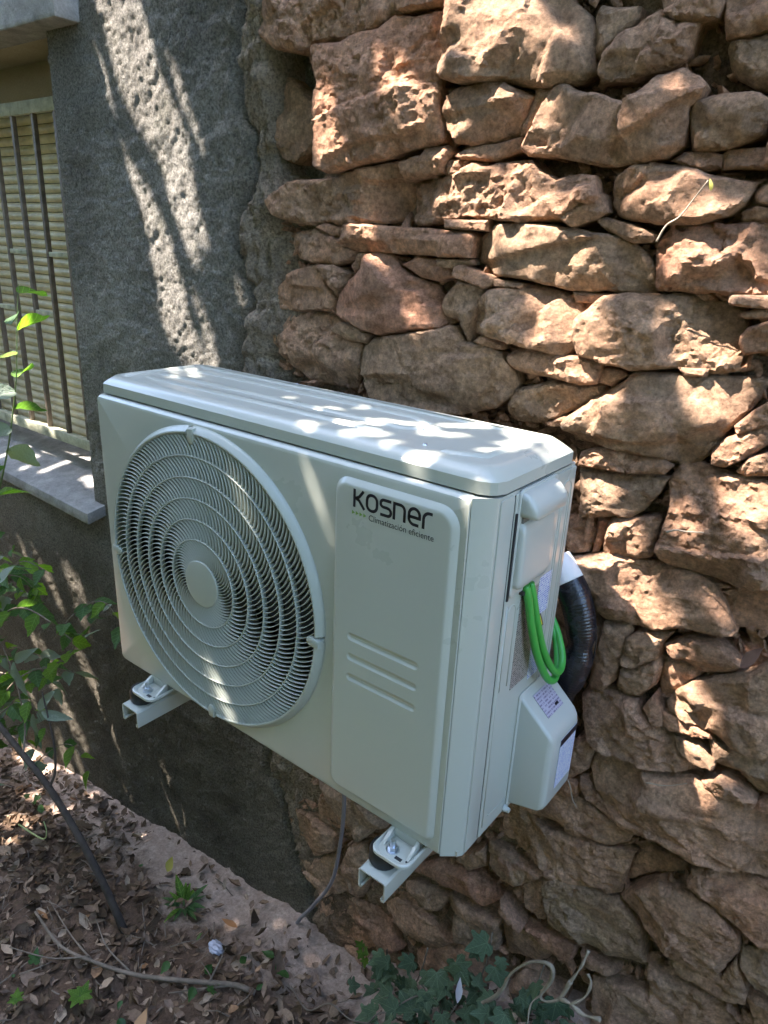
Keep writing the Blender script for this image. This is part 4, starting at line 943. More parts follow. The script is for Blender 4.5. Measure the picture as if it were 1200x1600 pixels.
# lid
def lid_loop(ins, z, fy=.010):
    x0, x1, y0, y1 = -.001 + ins, W_ + .002 - ins, fy + ins, D_ + .004 - ins
    c1 = .026
    c0 = .016
    return [(x0 + c0, y0, z), (x1 - c1, y0, z), (x1 - c1 * .45, y0 + c1 * .22, z), (x1 - c1 * .2, y0 + c1 * .47, z), (x1, y0 + c1, z), (x1, y1 - c1, z), (x1 - c1, y1, z), (x0 + c0, y1, z), (x0, y1 - c0, z), (x0, y0 + c0, z)]
bm = bmesh.new()
vl = loft(bm, [lid_loop(0, H_ + .0015), lid_loop(0, H_ + .018), lid_loop(.0025, H_ + .0215), lid_loop(.014, H_ + .0305), lid_loop(.018, H_ + .0322), lid_loop(.022, H_ + .0325)], False, True)
obj('top_cover', bm, MP, ac, ang=22)
# pressed ribs on the lid
ZT = H_ + .0325
def rib(poly, h=.0038, s=.0065):
    bm = bmesh.new()
    cx = sum(p[0] for p in poly) / len(poly); cy = sum(p[1] for p in poly) / len(poly)
    P = [Vector(p) for p in poly]
    n = len(P)
    def inset(d):
        out = []
        for i in range(n):
            a = (P[i] - P[i - 1]).normalized(); b = (P[(i + 1) % n] - P[i]).normalized()
            na, nb = Vector((-a.y, a.x)), Vector((-b.y, b.x))
            m = (na + nb).normalized()
            out.append(P[i] + m * d / max(.35, m.dot(na)))
        return out
    loft(bm, [[(q.x, q.y, z) for q in inset(d)] for d, z in ((0, ZT - .0005), (s * .2, ZT + h * .25), (s * .75, ZT + h * .85), (s, ZT + h))], False, True)
    bmesh.ops.recalc_face_normals(bm, faces=bm.faces)
    obj('pressed_rib', bm, MP, ac, ang=50)
rib([(.075, .058), (.60, .058), (.672, .128), (.60, .128), (.585, .112), (.135, .112), (.075, .090)][0:2] + [(.62, .070), (.62, .078), (.09, .078), (.075, .070)])
rib([(.060, .100), (.635, .100), (.675, .140), (.675, .150), (.660, .150), (.625, .116), (.075, .116), (.060, .110)])
rib([(.060, .168), (.60, .168), (.635, .150), (.650, .158), (.612, .184), (.060, .184)])
rib([(.045, .206), (.76, .206), (.76, .216), (.045, .216)])
rib([(.735, .045), (.752, .040), (.800, .060), (.800, .205), (.785, .215), (.785, .075), (.745, .058)])
rib([(.030, .040), (.046, .040), (.046, .20), (.036, .205), (.030, .20)])
# lid screws
for x, y in ((.705, .055), (.655, .120), (.30, .225)):
    bm = bmesh.new()
    r = bmesh.ops.create_cone(bm, cap_ends=True, segments=16, radius1=.0035, radius2=.0022, depth=.002)
    for v in r['verts']: v.co += Vector((x, y, ZT + .001))
    obj('screw', bm, M_ZINC, ac, ang=30)

# side panel: seam, raised edges and arched pressings
def side_loop(y0, y1, z0, z1, r, ins, x): return [(x, a, b) for a, b in rrect(y0 + ins, y1 - ins, z0 + ins, z1 - ins, max(.001, r - ins), 6)]
def side_plate(name, y0, y1, z0, z1, r, h, bev, mat=MP, x0=W_, parent=ac):
    bm = bmesh.new()
    loft(bm, [side_loop(y0, y1, z0, z1, r, 0, x0 + .0003), side_loop(y0, y1, z0, z1, r, bev * .1, x0 + h * .55), side_loop(y0, y1, z0, z1, r, bev * .45, x0 + h * .9), side_loop(y0, y1, z0, z1, r, bev, x0 + h)], False, True)
    bmesh.ops.recalc_face_normals(bm, faces=bm.faces)
    return obj(name, bm, mat, parent, ang=50)
side_plate('side_panel', .066, D_ - .002, .004, H_ - .006, .004, .0022, .0012)
side_plate('corner_panel', CH + .004, .0625, .004, H_ - .006, .004, .0018, .0012)
bm = bmesh.new()
box(bm, (W_ - .001, .0627, .006), (W_ + .0006, .0658, H_ - .008))
obj('seam', bm, M_DARK, ac)
# long vertical pressings near the rear and front edges
X1 = W_ + .0022
def press(y0, y1, z0, z1, w=.004, h=.0016):
    bm = bmesh.new()
    r = min(.018, (y1 - y0) / 2)
    pts = [(y0, z0)] + [(y0 + r - r * math.cos(a), z1 - r + r * math.sin(a)) for a in [math.pi / 2 * i / 6 for i in range(7)]] + \
          [(y1 - r + r * math.sin(a), z1 - r + r * math.cos(a)) for a in [math.pi / 2 * i / 6 for i in range(7)]] + [(y1, z0)]
    tube(bm, [(X1 - .0006, a, b) for a, b in pts], h, 6)
    obj('pressed_ridge', bm, MP, ac, smooth=True)
press(.205, .236, .03, .545)
press(.212, .229, .05, .528)
press(.078, .100, .262, .396)
bm = bmesh.new()
tube(bm, [(X1 - .0006, .074, .02), (X1 - .0006, .074, .40)], .0016, 6)
obj('pressed_ridge', bm, MP, ac, smooth=True)
bm = bmesh.new()
tube(bm, [(X1 - .0006, .088, .035), (X1 - .0006, .093, .03), (X1 - .0006, .148, .03)], .0014, 6)
obj('pressed_ridge', bm, MP, ac, smooth=True)

# terminal cover with grip
side_plate('grip_plate', .0715, .180, .412, .566, .008, .0030, .002, MP2, X1)
XG = X1 + .0030
def xloops(specs):
    # each: (y0,y1,z0,z1,r,x)
    return [[(x, a, b) for a, b in rrect(y0, y1, z0, z1, r, 6)] for y0, y1, z0, z1, r, x in specs]
bm = bmesh.new()
loft(bm, xloops([(.0745, .170, .424, .521, .010, XG - .001), (.075, .1695, .4245, .520, .010, XG + .0045), (.0765, .168, .426, .515, .010, XG + .0075), (.080, .164, .430, .508, .010, XG + .0095), (.085, .159, .436, .500, .010, XG + .0100)]), False, True)
bmesh.ops.recalc_face_normals(bm, faces=bm.faces)
obj('terminal_cover', bm, MP2, ac, ang=60)
bm = bmesh.new()
hood = [(.0735, .172, .528, .563, .008, XG - .001), (.0735, .172, .5275, .560, .009, XG + .008), (.074, .1715, .527, .554, .010, XG + .015), (.0765, .169, .5275, .548, .0098, XG + .020), (.081, .164, .530, .542, .0055, XG + .0225)]
loft(bm, xloops(hood), False, True)
bmesh.ops.recalc_face_normals(bm, faces=bm.faces)
obj('grip_hood', bm, MP2, ac, ang=60)
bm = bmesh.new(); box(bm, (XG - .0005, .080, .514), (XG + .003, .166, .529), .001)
obj('grip_recess', bm, m_flat('grip_shadow_plastic', (.16, .155, .14), .7), ac)  # darkened colour stands in for the shade under the hood
# black gap along the front edge of the terminal cover
bm = bmesh.new()
box(bm, (X1 - .0008, .0668, .410), (X1 + .0022, .0708, .535), .0006)
obj('cover_gap', bm, M_DARK, ac)

# printed labels on the side
def plate(name, y0, y1, z0, z1, x, mat, parent=ac):
    bm = bmesh.new()
    box(bm, (x - .0001, y0, z0), (x + .0005, y1, z1))
    return obj(name, bm, mat, parent)
def m_print(name, base, ink, rows, dens=.5, rough=.3):
    s = N(name)
    sep = s.n('SeparateXYZ'); s.l(s.tc, sep.inputs[0])
    zz = s.math(sep.outputs['Z'], rows)
    fr = s.math(zz, 1.0, 'MODULO')
    line = s.math(s.math(fr, 0.0, 'ADD'), .5, 'GREATER_THAN')
    cb = s.n('CombineXYZ')
    s.l(s.math(sep.outputs['Y'], 900), cb.inputs[0]); s.l(s.math(zz, 1, 'FLOOR'), cb.inputs[1])
    wn_ = s.n('TexWhiteNoise', noise_dimensions='2D')
    fl = s.n('VectorMath', operation='FLOOR'); s.l(cb.outputs[0], fl.inputs[0]); s.l(fl.outputs[0], wn_.inputs['Vector'])
    on = s.math(line, s.math(wn_.outputs['Value'], dens, 'LESS_THAN'))
    return s.done(s.mix(base, ink, on), rough, None, Specular_IOR_Level=.6)
M_RATE = m_print('rating_plate_print', (.34, .29, .25), (.05, .04, .035), 260, .6)
M_WARN = m_print('blue_notice_print', (.62, .66, .74), (.10, .16, .50), 260, .6)
M_VIO = m_print('grey_diagram_print', (.43, .40, .47), (.20, .17, .24), 300, .6)
M_WHITE = m_print('white_label_print', (.66, .69, .76), (.22, .30, .62), 240, .55)
plate('rating_plate', .112, .166, .248, .402, X1, M_RATE)
plate('notice_label', .168, .200, .238, .300, X1, M_WARN)
plate('notice_label', .168, .208, .345, .410, X1, M_WARN)
text('rating_text', 'KOSNER', (X1 + .0008, .116, .384), .011, m_flat('pale_print', (.6, .56, .5), .4), ac, RS, .042)
bm = bmesh.new()
bm.faces.new([bm.verts.new(p) for p in ((X1 + .0007, .172, .322), (X1 + .0007, .198, .322), (X1 + .0007, .185, .343))])
obj('warning_triangle', bm, m_flat('warning_yellow', (.75, .55, .02), .4), ac)
bm = bmesh.new()
bm.faces.new([bm.verts.new(p) for p in ((X1 + .0006, .168, .3195), (X1 + .0006, .202, .3195), (X1 + .0006, .185, .347))])
obj('warning_triangle_border', bm, M_INK, ac)

# valve cover: a wedge-topped box
vy0, vy1 = .150, D_ + .002
bm = bmesh.new()
XV = X1
def vloop(ins, x, top, bot, k):
    # ring in the y-z plane at depth x; top leans down as it comes out
    return [(x, a, b) for a, b in rrect(vy0 + ins, vy1 - ins, bot, top, .008, 5)]
loops = [vloop(-.003, XV + .0003, .222, .006, 0), vloop(-.003, XV + .0022, .222, .006, 0), vloop(0, XV + .004, .217, .014, 0), vloop(.0005, XV + .052, .174, .026, 0),
         vloop(.003, XV + .0585, .166, .031, 0), vloop(.0075, XV + .0620, .158, .037, 0)]
loft(bm, loops, False, True)
bmesh.ops.recalc_face_normals(bm, faces=bm.faces)
obj('valve_cover', bm, MP2, ac, ang=38)
# stickers on the cover: one on the slanted top, one on the outer face
def sticker(name, c, ux, uy, w, h, mat):
    c, ux, uy = Vector(c), Vector(ux).normalized(), Vector(uy).normalized()
    n_ = ux.cross(uy).normalized()
    me = bpy.data.meshes.new(name)
    P = [c + ux * (sx * w / 2) + uy * (sy * h / 2) + n_ * e for e in (.0, .0004) for sx, sy in ((-1, -1), (1, -1), (1, 1), (-1, 1))]
    me.from_pydata([tuple(p) for p in P], [], [(4, 5, 6, 7), (3, 2, 1, 0), (0, 1, 5, 4), (1, 2, 6, 5), (2, 3, 7, 6), (3, 0, 4, 7)])
    return link(name, me, mat, ac)
slant = Vector((.048, 0, -.043)).normalized()
cst = Vector((XV + .026, .199, .1975))
nsl = Vector((.043, 0, .048)).normalized()
sticker('diagram_sticker', cst + nsl * .0006, (0, 1, 0), -slant, .052, .040, M_VIO)
sticker('diagram_mark', cst + nsl * .0012 + slant * .012 + Vector((0, .012, 0)), (0, 1, 0), -slant, .010, .004, M_INK)
sticker('cover_label', (XV + .0625, .211, .104), (0, 1, 0), (0, 0, 1), .058, .092, M_WHITE)
sticker('cover_label_band', (XV + .0631, .211, .144), (0, 1, 0), (0, 0, 1), .058, .012, M_INK)
# screw boss at the cover's lower corner
bm = bmesh.new()
r = bmesh.ops.create_cone(bm, cap_ends=True, segments=14, radius1=.006, radius2=.004, depth=.010, matrix=Matrix.Translation((X1 + .006, .143, .010)) @ Matrix.Rotation(math.pi / 2, 4, 'Y'))
obj('screw_boss', bm, MP2, ac, ang=40)

# ---- fan grille
def lathe(bm, prof, a0, a1, n, caps=True):
    """prof: (radius, y) points, swept round the fan axis"""
    loops = []
    for i in range(n + 1):
        a = a0 + (a1 - a0) * i / n
        loops.append([(CX + r * math.cos(a), y, CZ + r * math.sin(a)) for r, y in prof])
    full = abs(a1 - a0 - 2 * math.pi) < 1e-6
    if full: loops = loops[:-1]
    vl = [[bm.verts.new(p) for p in L] for L in loops]
    m = len(prof)
    cnt = len(vl)
    for i in range(cnt if full else cnt - 1):
        A, B = vl[i], vl[(i + 1) % cnt]
        for k in range(m - 1):
            bm.faces.new((A[k], A[k + 1], B[k + 1], B[k]))
    if not full and caps:
        bm.faces.new(vl[0]); bm.faces.new(vl[-1][::-1])
rimp = [(.2745, .001), (.2742, -.003), (.2728, -.0055), (.2672, -.0122), (.2658, -.0133), (.2642, -.0136), (.2628, -.0130), (.2622, -.0118), (.2620, .010)]
tabs = [math.radians(d) for d in (94, -2, 184, 272)]
tabs.sort()
bm = bmesh.new()
ta = [t_ % (2 * math.pi) for t_ in tabs]; ta.sort()
gap = .030
for i in range(4):
    a0 = ta[i] + gap
    a1 = (ta[(i + 1) % 4] + (2 * math.pi if i == 3 else 0)) - gap * .2
    lathe(bm, rimp, a0, a1, 44)
bmesh.ops.recalc_face_normals(bm, faces=bm.faces)
obj('grille_rim', bm, MPF, ac, ang=40)
for t_ in ta:
    bm = bmesh.new()
    c, s_ = math.cos(t_ - .012), math.sin(t_ - .012)
    L = []
    for y, k in ((.002, 1), (-.011, 1), (-.0138, .9), (-.0148, .7)):
        pts = []
        for r_0, tt in [(.2725, -.0085), (.2725, .0060)] + [(.2560 - .0105 * math.sin(a), .0 + .0085 * math.cos(a)) for a in [math.pi * j / 8 for j in range(9)]]:
            rr_ = .262 + (r_0 - .262) * k; tt = tt * k
            pts.append((CX + rr_ * c - tt * s_, y, CZ + rr_ * s_ + tt * c))
        L.append(pts)
    loft(bm, L, False, True)
    bmesh.ops.recalc_face_normals(bm, faces=bm.faces)
    obj('grille_clip', bm, MPF, ac, ang=40)
    bm = bmesh.new()
    p = Vector((CX + .2655 * math.cos(t_ + .016), -.004, CZ + .2655 * math.sin(t_ + .016)))
    bmesh.ops.create_cone(bm, cap_ends=True, segments=12, radius1=.0032, radius2=.0026, depth=.006, matrix=Matrix.Translation(p) @ Matrix.Rotation(math.pi / 2, 4, 'X'))
    obj('grille_screw', bm, M_ZINC, ac, ang=30)

def dome(r): return -.0125 - .0045 * (1 - (r / .258) ** 2)
RR = [.043, .080, .1165, .153, .1895, .226, .2625]
for r in RR[1:-1]:
    bm = bmesh.new()
    y = dome(r)
    w = .0011
    lathe(bm, [(r - w, y + .009), (r - w, y + .0004), (r - w * .5, y - .0003), (r + w * .5, y - .0003), (r + w, y + .0004), (r + w, y + .009), (r - w, y + .009)], 0, 2 * math.pi, 120)
    bmesh.ops.recalc_face_normals(bm, faces=bm.faces)
    obj('grille_ring', bm, MPF, ac, ang=40)
bm = bmesh.new()
lathe(bm, [(.0, dome(0) - .0012), (.038, dome(0) - .0012), (.0415, dome(0) - .0008), (.043, dome(0) + .0008), (.043, .004)], 0, 2 * math.pi, 64)
bmesh.ops.remove_doubles(bm, verts=bm.verts, dist=1e-5)
bmesh.ops.recalc_face_normals(bm, faces=bm.faces)
obj('grille_hub', bm, MPF, ac, ang=40)
# curved louvres of each annulus
counts = [60, 66, 90, 114, 138, 162]
V, F = [], []
for k in range(6):
    r0, r1 = RR[k], RR[k + 1]
    for i in range(counts[k]):
        a = 2 * math.pi * i / counts[k]
        ns = 5
        base = len(V)
        for j in range(ns + 1):
            t_ = j / ns
            r = r0 + (r1 - r0) * t_
            th = a + (.66 * t_ ** 1.5) * (r1 - r0) / ((r0 + r1) / 2)
            yf = dome(r) + .0002
            wd = .00062
            er = Vector((math.cos(th), 0, math.sin(th))); et = Vector((-math.sin(th), 0, math.cos(th)))
            p = Vector((CX, 0, CZ)) + er * r
            lean = .0006                       # the back edge trails a little
            for (dt, yy) in ((-wd, yf), (wd, yf), (wd - lean, yf + .0085), (-wd - lean, yf + .0085)):
                q = p + et * dt
                V.append((q.x, yy, q.z))
        for j in range(ns):
            b0 = base + j * 4; b1 = b0 + 4
            for m in range(4):
                n_ = (m + 1) % 4
                F.append((b0 + m, b0 + n_, b1 + n_, b1 + m))
lv = mesh_np('grille_louvres', V, F, MPF, ac)
tag(lv, kind='stuff')

# dark interior, shroud and fan
bm = bmesh.new()
lathe(bm, [(.2700, .014), (.262, .020), (.255, .040), (.255, .150)], 0, 2 * math.pi, 72)
obj('fan_shroud', bm, M_FAN, ac, smooth=True)
bm = bmesh.new()
lathe(bm, [(.0, .150), (.262, .150)], 0, 2 * math.pi, 48)
obj('heat_exchanger', bm, M_DARK, ac)
bm = bmesh.new()
lathe(bm, [(0, .036), (.040, .036), (.048, .044), (.050, .10)], 0, 2 * math.pi, 40)
bmesh.ops.remove_doubles(bm, verts=bm.verts, dist=1e-5)
fh = obj('fan_hub', bm, M_FAN, ac, smooth=True)
bm = bmesh.new()
rows = []
for j in range(9):
    r = .045 + (.248 - .045) * j / 8
    row = []
    for i in range(8):
        t_ = i / 7
        th = (-.55 + 1.15 * t_) + .35 * (j / 8) ** 1.5
        y = .042 + .055 * t_ - .010 * math.sin(math.pi * t_)
        row.append((CX + r * math.cos(th), y, CZ + r * math.sin(th)))
    rows.append(row)
loft(bm, rows, closed=False)
me = None
bl0 = obj('fan_blade', bm, M_FAN, ac, smooth=True)
for k in (1, 2):
    c = bl0.copy(); C.objects.link(c)
    Rm = Matrix.Rotation(k * 2 * math.pi / 3, 4, 'Y')
    Tm = Matrix.Translation((CX, 0, CZ)) @ Rm @ Matrix.Translation((-CX, 0, -CZ))
    c.location = Tm.to_translation(); c.rotation_euler = Tm.to_euler()

# ---- feet of the unit with rubber pads and bolts
def foot(cx, back=False):
    yb = D_ + .0 if back else 0.0
    s = -1 if not back else 1
    bm = bmesh.new()
    def L(ins, z, y_out):
        x0, x1 = cx - .034 + ins, cx + .034 - ins
        ya, yb_ = (y_out + ins, .030) if not back else (D_ - .03, D_ + .045 - ins)
        return [(a, b, z) for a, b in rrect(x0, x1, ya, yb_, [.004, .004, .016, .016] if not back else [.016, .016, .004, .004], 5)]
    loft(bm, [L(0, -.0130, -.046), L(0, -.0085, -.046), L(.0025, -.0068, -.046), L(.005, -.0090, -.046), L(.006, -.0112, -.046)], True, True)
    bmesh.ops.recalc_face_normals(bm, faces=bm.faces)
    f = obj('mounting_foot', bm, MP, ac, ang=40)
    # upright web pressed out of the foot
    bm = bmesh.new()
    yv = .002 if not back else D_ - .004
    for xa, xb in ((cx - .026, cx - .020), (cx + .022, cx + .027)):
        pts = [(xa, yv - .004, .004), (xa, yv - .028 * (1 if not back else -1), -.011), (xa, yv + .02 * (1 if not back else -1), -.011), (xa, yv + .02 * (1 if not back else -1), .004)]
        loft(bm, [pts, [(xb, b, c_) for a, b, c_ in pts]], True, True)
    box(bm, (cx - .026, yv - .001, -.011), (cx + .027, yv + .004, .004), .001)
    bmesh.ops.recalc_face_normals(bm, faces=bm.faces)
    obj('foot_web', bm, MP, ac, ang=40)
    y = -.023 if not back else D_ + .022
    bm = bmesh.new()
    bmesh.ops.create_cone(bm, cap_ends=True, segments=18, radius1=.0105, radius2=.0105, depth=.0016, matrix=Matrix.Translation((cx - .005, y, -.0104)))
    bmesh.ops.create_cone(bm, cap_ends=True, segments=6, radius1=.0078, radius2=.0074, depth=.0062, matrix=Matrix.Translation((cx - .005, y, -.0065)))
    bmesh.ops.create_cone(bm, cap_ends=True, segments=14, radius1=.0042, radius2=.0040, depth=.013, matrix=Matrix.Translation((cx - .005, y, .0015)))
    obj('bolt', bm, M_ZINC, ac, ang=30)
    if not back:
        bm = bmesh.new()
        box(bm, (cx + .006, y - .012, -.01125), (cx + .018, y - .006, -.0109), .0001, 1)
        bmesh.ops.create_cone(bm, cap_ends=True, segments=10, radius1=.0018, radius2=.0018, depth=.0006, matrix=Matrix.Translation((cx + .025, y - .006, -.0110)))
        bmesh.ops.create_cone(bm, cap_ends=True, segments=10, radius1=.0018, radius2=.0018, depth=.0006, matrix=Matrix.Translation((cx - .022, y - .001, -.0110)))
        obj('foot_slot', bm, M_DARK, ac)
for cx in (.132, .752):
    foot(cx); foot(cx, True)

# ---- wall brackets
def bracket(cx, yend, label):
    t = thing('wall_bracket', (cx, YW, -.06), label, 'bracket', 'steel brackets under the air conditioner')
    bm = bmesh.new()
    w, zt, zb_ = .0255, -.041, -.079
    th = .0022
    sec = [(-w + .006, zb_ + .001), (-w + .001, zb_ + .001), (-w, zb_ + .004), (-w, zt - .003), (-w + .003, zt), (w - .003, zt), (w, zt - .003), (w, zb_ + .004), (w - .001, zb_ + .001), (w - .006, zb_ + .001), (w - .008, zb_ + .006),
           (w - .006, zb_ + .008), (w - .0048, zb_ + .0032), (w - .0026, zb_ + .0042), (w - .0024, zt - .0040), (w - .0045, zt - .0024), (-w + .0045, zt - .0024), (-w + .0024, zt - .004), (-w + .0026, zb_ + .0042), (-w + .0048, zb_ + .0032), (-w + .006, zb_ + .008), (-w + .008, zb_ + .006)]
    loft(bm, [[(cx + a, y, b) for a, b in sec] for y in (yend, YW + .01)], True, True)
    bmesh.ops.recalc_face_normals(bm, faces=bm.faces)
    obj('bracket_arm', bm, MP, t, ang=35)
    bm = bmesh.new()
    box(bm, (cx - .022, YW - .022, -.078), (cx + .022, YW - .018, -.0435), .001)
    obj('wall_plate', bm, MP, t, ang=35)
    for y in (-.023, D_ + .022):
        bm = bmesh.new()
        pr_ = [(0, -.041), (.022, -.041), (.0245, -.035), (.0235, -.028), (.0245, -.020), (.021, -.0132), (0, -.0132)]
        n = 24
        vl = [[bm.verts.new((cx - .005 + r * math.cos(2 * math.pi * i / n), y + r * math.sin(2 * math.pi * i / n), z)) for i in range(n)] for r, z in pr_[1:-1]]
        for A, B in zip(vl[:-1], vl[1:]):
            for i in range(n): bm.faces.new((A[i], A[(i + 1) % n], B[(i + 1) % n], B[i]))
        bm.faces.new(vl[0][::-1]); bm.faces.new(vl[-1])
        obj('rubber_mount', bm, M_RUB, t, ang=50)
bracket(.112, -.058, 'white steel channel bracket under the fan end of the air conditioner')
bracket(.737, -.060, 'white steel channel bracket under the logo end of the air conditioner')

# ---- insulated pipe
pth = catmull([(.800, .318, .375), (.826, .312, .352), (.848, .308, .322), (.864, .305, .280), (.868, .303, .235), (.861, .301, .190), (.846, .298, .150), (.828, .292, .110), (.815, .285, .060), (.80, .28, .0)], 12)
s = N('black_pipe_wrap')
c_ = s.mix((.010, .010, .014), (.05, .05, .06), s.ramp(s.noise(60, 4, .6), [(.5, (0, 0, 0)), (.8, (1, 1, 1))]))
M_PIPE = s.done(c_, .26, s.bump(s.noise(120, 4, .6), .0015, .8), Specular_IOR_Level=.6)
bm = bmesh.new()
fine = catmull([tuple(p) for p in pth], 5)
n = len(fine)
cum = 0
rad = []
for i, p in enumerate(fine):
    if i: cum += (fine[i] - fine[i - 1]).length
    pinch = -.0045 * math.exp(-((cum - .150) / .012) ** 2) - .002 * math.exp(-((cum - .235) / .01) ** 2)
    rad.append(.0252 + .00022 * math.sin(cum * 2 * math.pi / .0050) + pinch + .0012 * math.sin(cum * 31))
tube(bm, fine, rad, 30)
pipe = thing('insulated_pipe', tuple(pth[0]), 'black ribbed insulated pipe curving out behind the air conditioner', 'pipe')
obj('pipe_sleeve', bm, M_PIPE, pipe, smooth=True)
bm = bmesh.new()
tube(bm, pth[:15], .0268, 24)
obj('tape_wrap', bm, m_flat('white_tape', (.70, .70, .68), .6, 0, .001, 90), pipe, smooth=True)
bm = bmesh.new()
tube(bm, [(p + Vector((.0235, .006, 0))) for p in fine[50:-50:3]], .0014, 6)
obj('pipe_seam', bm, M_PIPE, pipe, smooth=True)

# ---- green cable
cab = thing('power_cable', (.85, .13, .41), 'bright green power cable looping down from the terminal cover', 'cable')
for pts, r in (([(.846, .114, .418), (.851, .118, .397), (.856, .130, .350), (.861, .152, .295), (.866, .182, .248), (.868, .204, .230), (.866, .222, .229), (.860, .238, .240), (.850, .252, .258), (.838, .262, .275), (.80, .275, .32)], .0060),
               ([(.847, .127, .418), (.852, .131, .397), (.858, .143, .352), (.864, .164, .300), (.870, .192, .258), (.872, .214, .243), (.869, .232, .243), (.862, .246, .254), (.850, .258, .270), (.836, .268, .285), (.80, .28, .33)], .0058)):
    bm = bmesh.new()
    tube(bm, catmull(pts, 8), r, 12)
    obj('cable_strand', bm, M_CABLE, cab, smooth=True)
bm = bmesh.new()
box(bm, (.842, .104, .4065), (.8495, .108, .4125), .001)
obj('cable_clip', bm, M_DARK, cab)

# ---- grey cord from the underside to the ground
bm = bmesh.new()
tube(bm, catmull([(.470, .10, .015), (.470, .12, -.03), (.462, .175, -.11), (.432, .235, -.27), (.385, .285, -.46), (.33, .320, -.66), (.262, .325, -.80), (.215, .318, -.885), (.205, .31, -.93)], 8), .0048, 8)
tag(obj('drain_cord', bm, M_CORD, None, smooth=True), 'thin grey cord hanging from beneath the unit down to the ground', 'cord')

# ================================================================== PLANTS AND LITTER
def leaf_mesh(name, kind):
    """leaf lying in xy, stalk at origin, tip at +y, length 1"""
    bm = bmesh.new()
    if kind == 'ovate':
        rows = [(0, .04), (.08, .16), (.2, .27), (.35, .32), (.5, .29), (.65, .215), (.8, .125), (.92, .05), (1, .006)]
        vl = []
        for i, (y, w) in enumerate(rows):
            saw = .018 * (1 if i % 2 else -1) if 0 < i < 8 else 0
            z = -.16 * y * y
            vl.append([bm.verts.new(p) for p in ((-w - saw, y - .012, z + w * .30), (-w * .5, y, z + w * .10), (0, y + .01, z - .01), (w * .5, y, z + w * .10), (w + saw, y - .012, z + w * .30))])
        for A, B in zip(vl[:-1], vl[1:]):
            for i in range(4): bm.faces.new((A[i], A[i + 1], B[i + 1], B[i]))
    elif kind == 'lance':
        rows = [(0, .03), (.15, .10), (.35, .14), (.55, .13), (.75, .085), (.9, .04), (1, .004)]
        vl = []
        for y, w in rows:
            z = -.25 * y * y
            vl.append([bm.verts.new(p) for p in ((-w, y, z + w * .4), (0, y, z), (w, y, z + w * .4))])
        for A, B in zip(vl[:-1], vl[1:]):
            for i in range(2): bm.faces.new((A[i], A[i + 1], B[i + 1], B[i]))
    elif kind == 'ivy':
        out = [(0, 0), (.20, -.16), (.42, -.06), (.50, .10), (.36, .22), (.62, .42), (.56, .52), (.30, .50), (.22, .62), (.12, .86), (0, 1.02)]
        pts = out + [(-x, y) for x, y in out[-2:0:-1]]
        c = bm.verts.new((0, .28, .02))
        ring = []
        mid = []
        for x, y in pts:
            ring.append(bm.verts.new((x, y, -.10 * abs(x) - .09 * max(0, y - .4) - .04 * (x * x))))
            mid.append(bm.verts.new((x * .5, .28 + (y - .28) * .5, .012 - .03 * abs(x))))
        n = len(ring)
        for i in range(n):
            j = (i + 1) % n
            bm.faces.new((mid[i], ring[i], ring[j], mid[j]))
            bm.faces.new((c, mid[i], mid[j]))
    elif kind == 'dead':
        rows = [(0, .03), (.2, .18), (.45, .24), (.7, .16), (1, .01)]
        vl = []
        for y, w in rows:
            z = .30 * (y - .5) ** 2
            vl.append([bm.verts.new(p) for p in ((-w, y, z + w * .55), (0, y, z), (w, y, z + w * .35))])
        for A, B in zip(vl[:-1], vl[1:]):
            for i in range(2): bm.faces.new((A[i], A[i + 1], B[i + 1], B[i]))
    me = bpy.data.meshes.new(name)
    bm.normal_update(); bm.to_mesh(me); bm.free()
    me.polygons.foreach_set('use_smooth', [True] * len(me.polygons))
    return me

def leaf_set(kind, mat, n=3):
    out = []
    for k in range(n):
        me = leaf_mesh('leaf', kind)
        P = np.array([v.co[:] for v in me.vertices])
        w = fbm(P + k * 7, 3.0, 2, .5, k) * .07
        tw = (k - 1) * .25
        for v, d in zip(me.vertices, w):
            v.co.z += float(d) + tw * v.co.x * v.co.y
        me.materials.append(mat)
        out.append(me)
    return out

LV = {('ovate', 'b'): leaf_set('ovate', ML_BRIGHT), ('ovate', 'd'): leaf_set('ovate', ML_DARK), ('ovate', 'p'): leaf_set('ovate', ML_PALE),
      ('lance', 'd'): leaf_set('lance', ML_DARK), ('lance', 'b'): leaf_set('lance', ML_BRIGHT), ('lance', 'p'): leaf_set('lance', ML_PALE),
      ('ivy', 'i'): leaf_set('ivy', ML_IVY), ('ivy', 'b'): leaf_set('ivy', ML_BRIGHT)}

def add_leaf(parent, kind, pos, direction, normal, size):
    me = rnd.choice(LV[kind])
    o = bpy.data.objects.new('leaf', me)
    C.objects.link(o)
    y = Vector(direction).normalized()
    z = Vector(normal); z = (z - y * z.dot(y))
    z = z.normalized() if z.length > 1e-3 else y.orthogonal()
    x = y.cross(z)
    m = Matrix((x, y, z)).transposed()
    o.parent = parent
    o.matrix_parent_inverse = parent_inv(parent)
    o.location = pos
    o.rotation_euler = m.to_euler()
    o.scale = (size, size, size)
    return o

def R3(s=1.0): return Vector((rnd.gauss(0, s), rnd.gauss(0, s), rnd.gauss(0, s)))

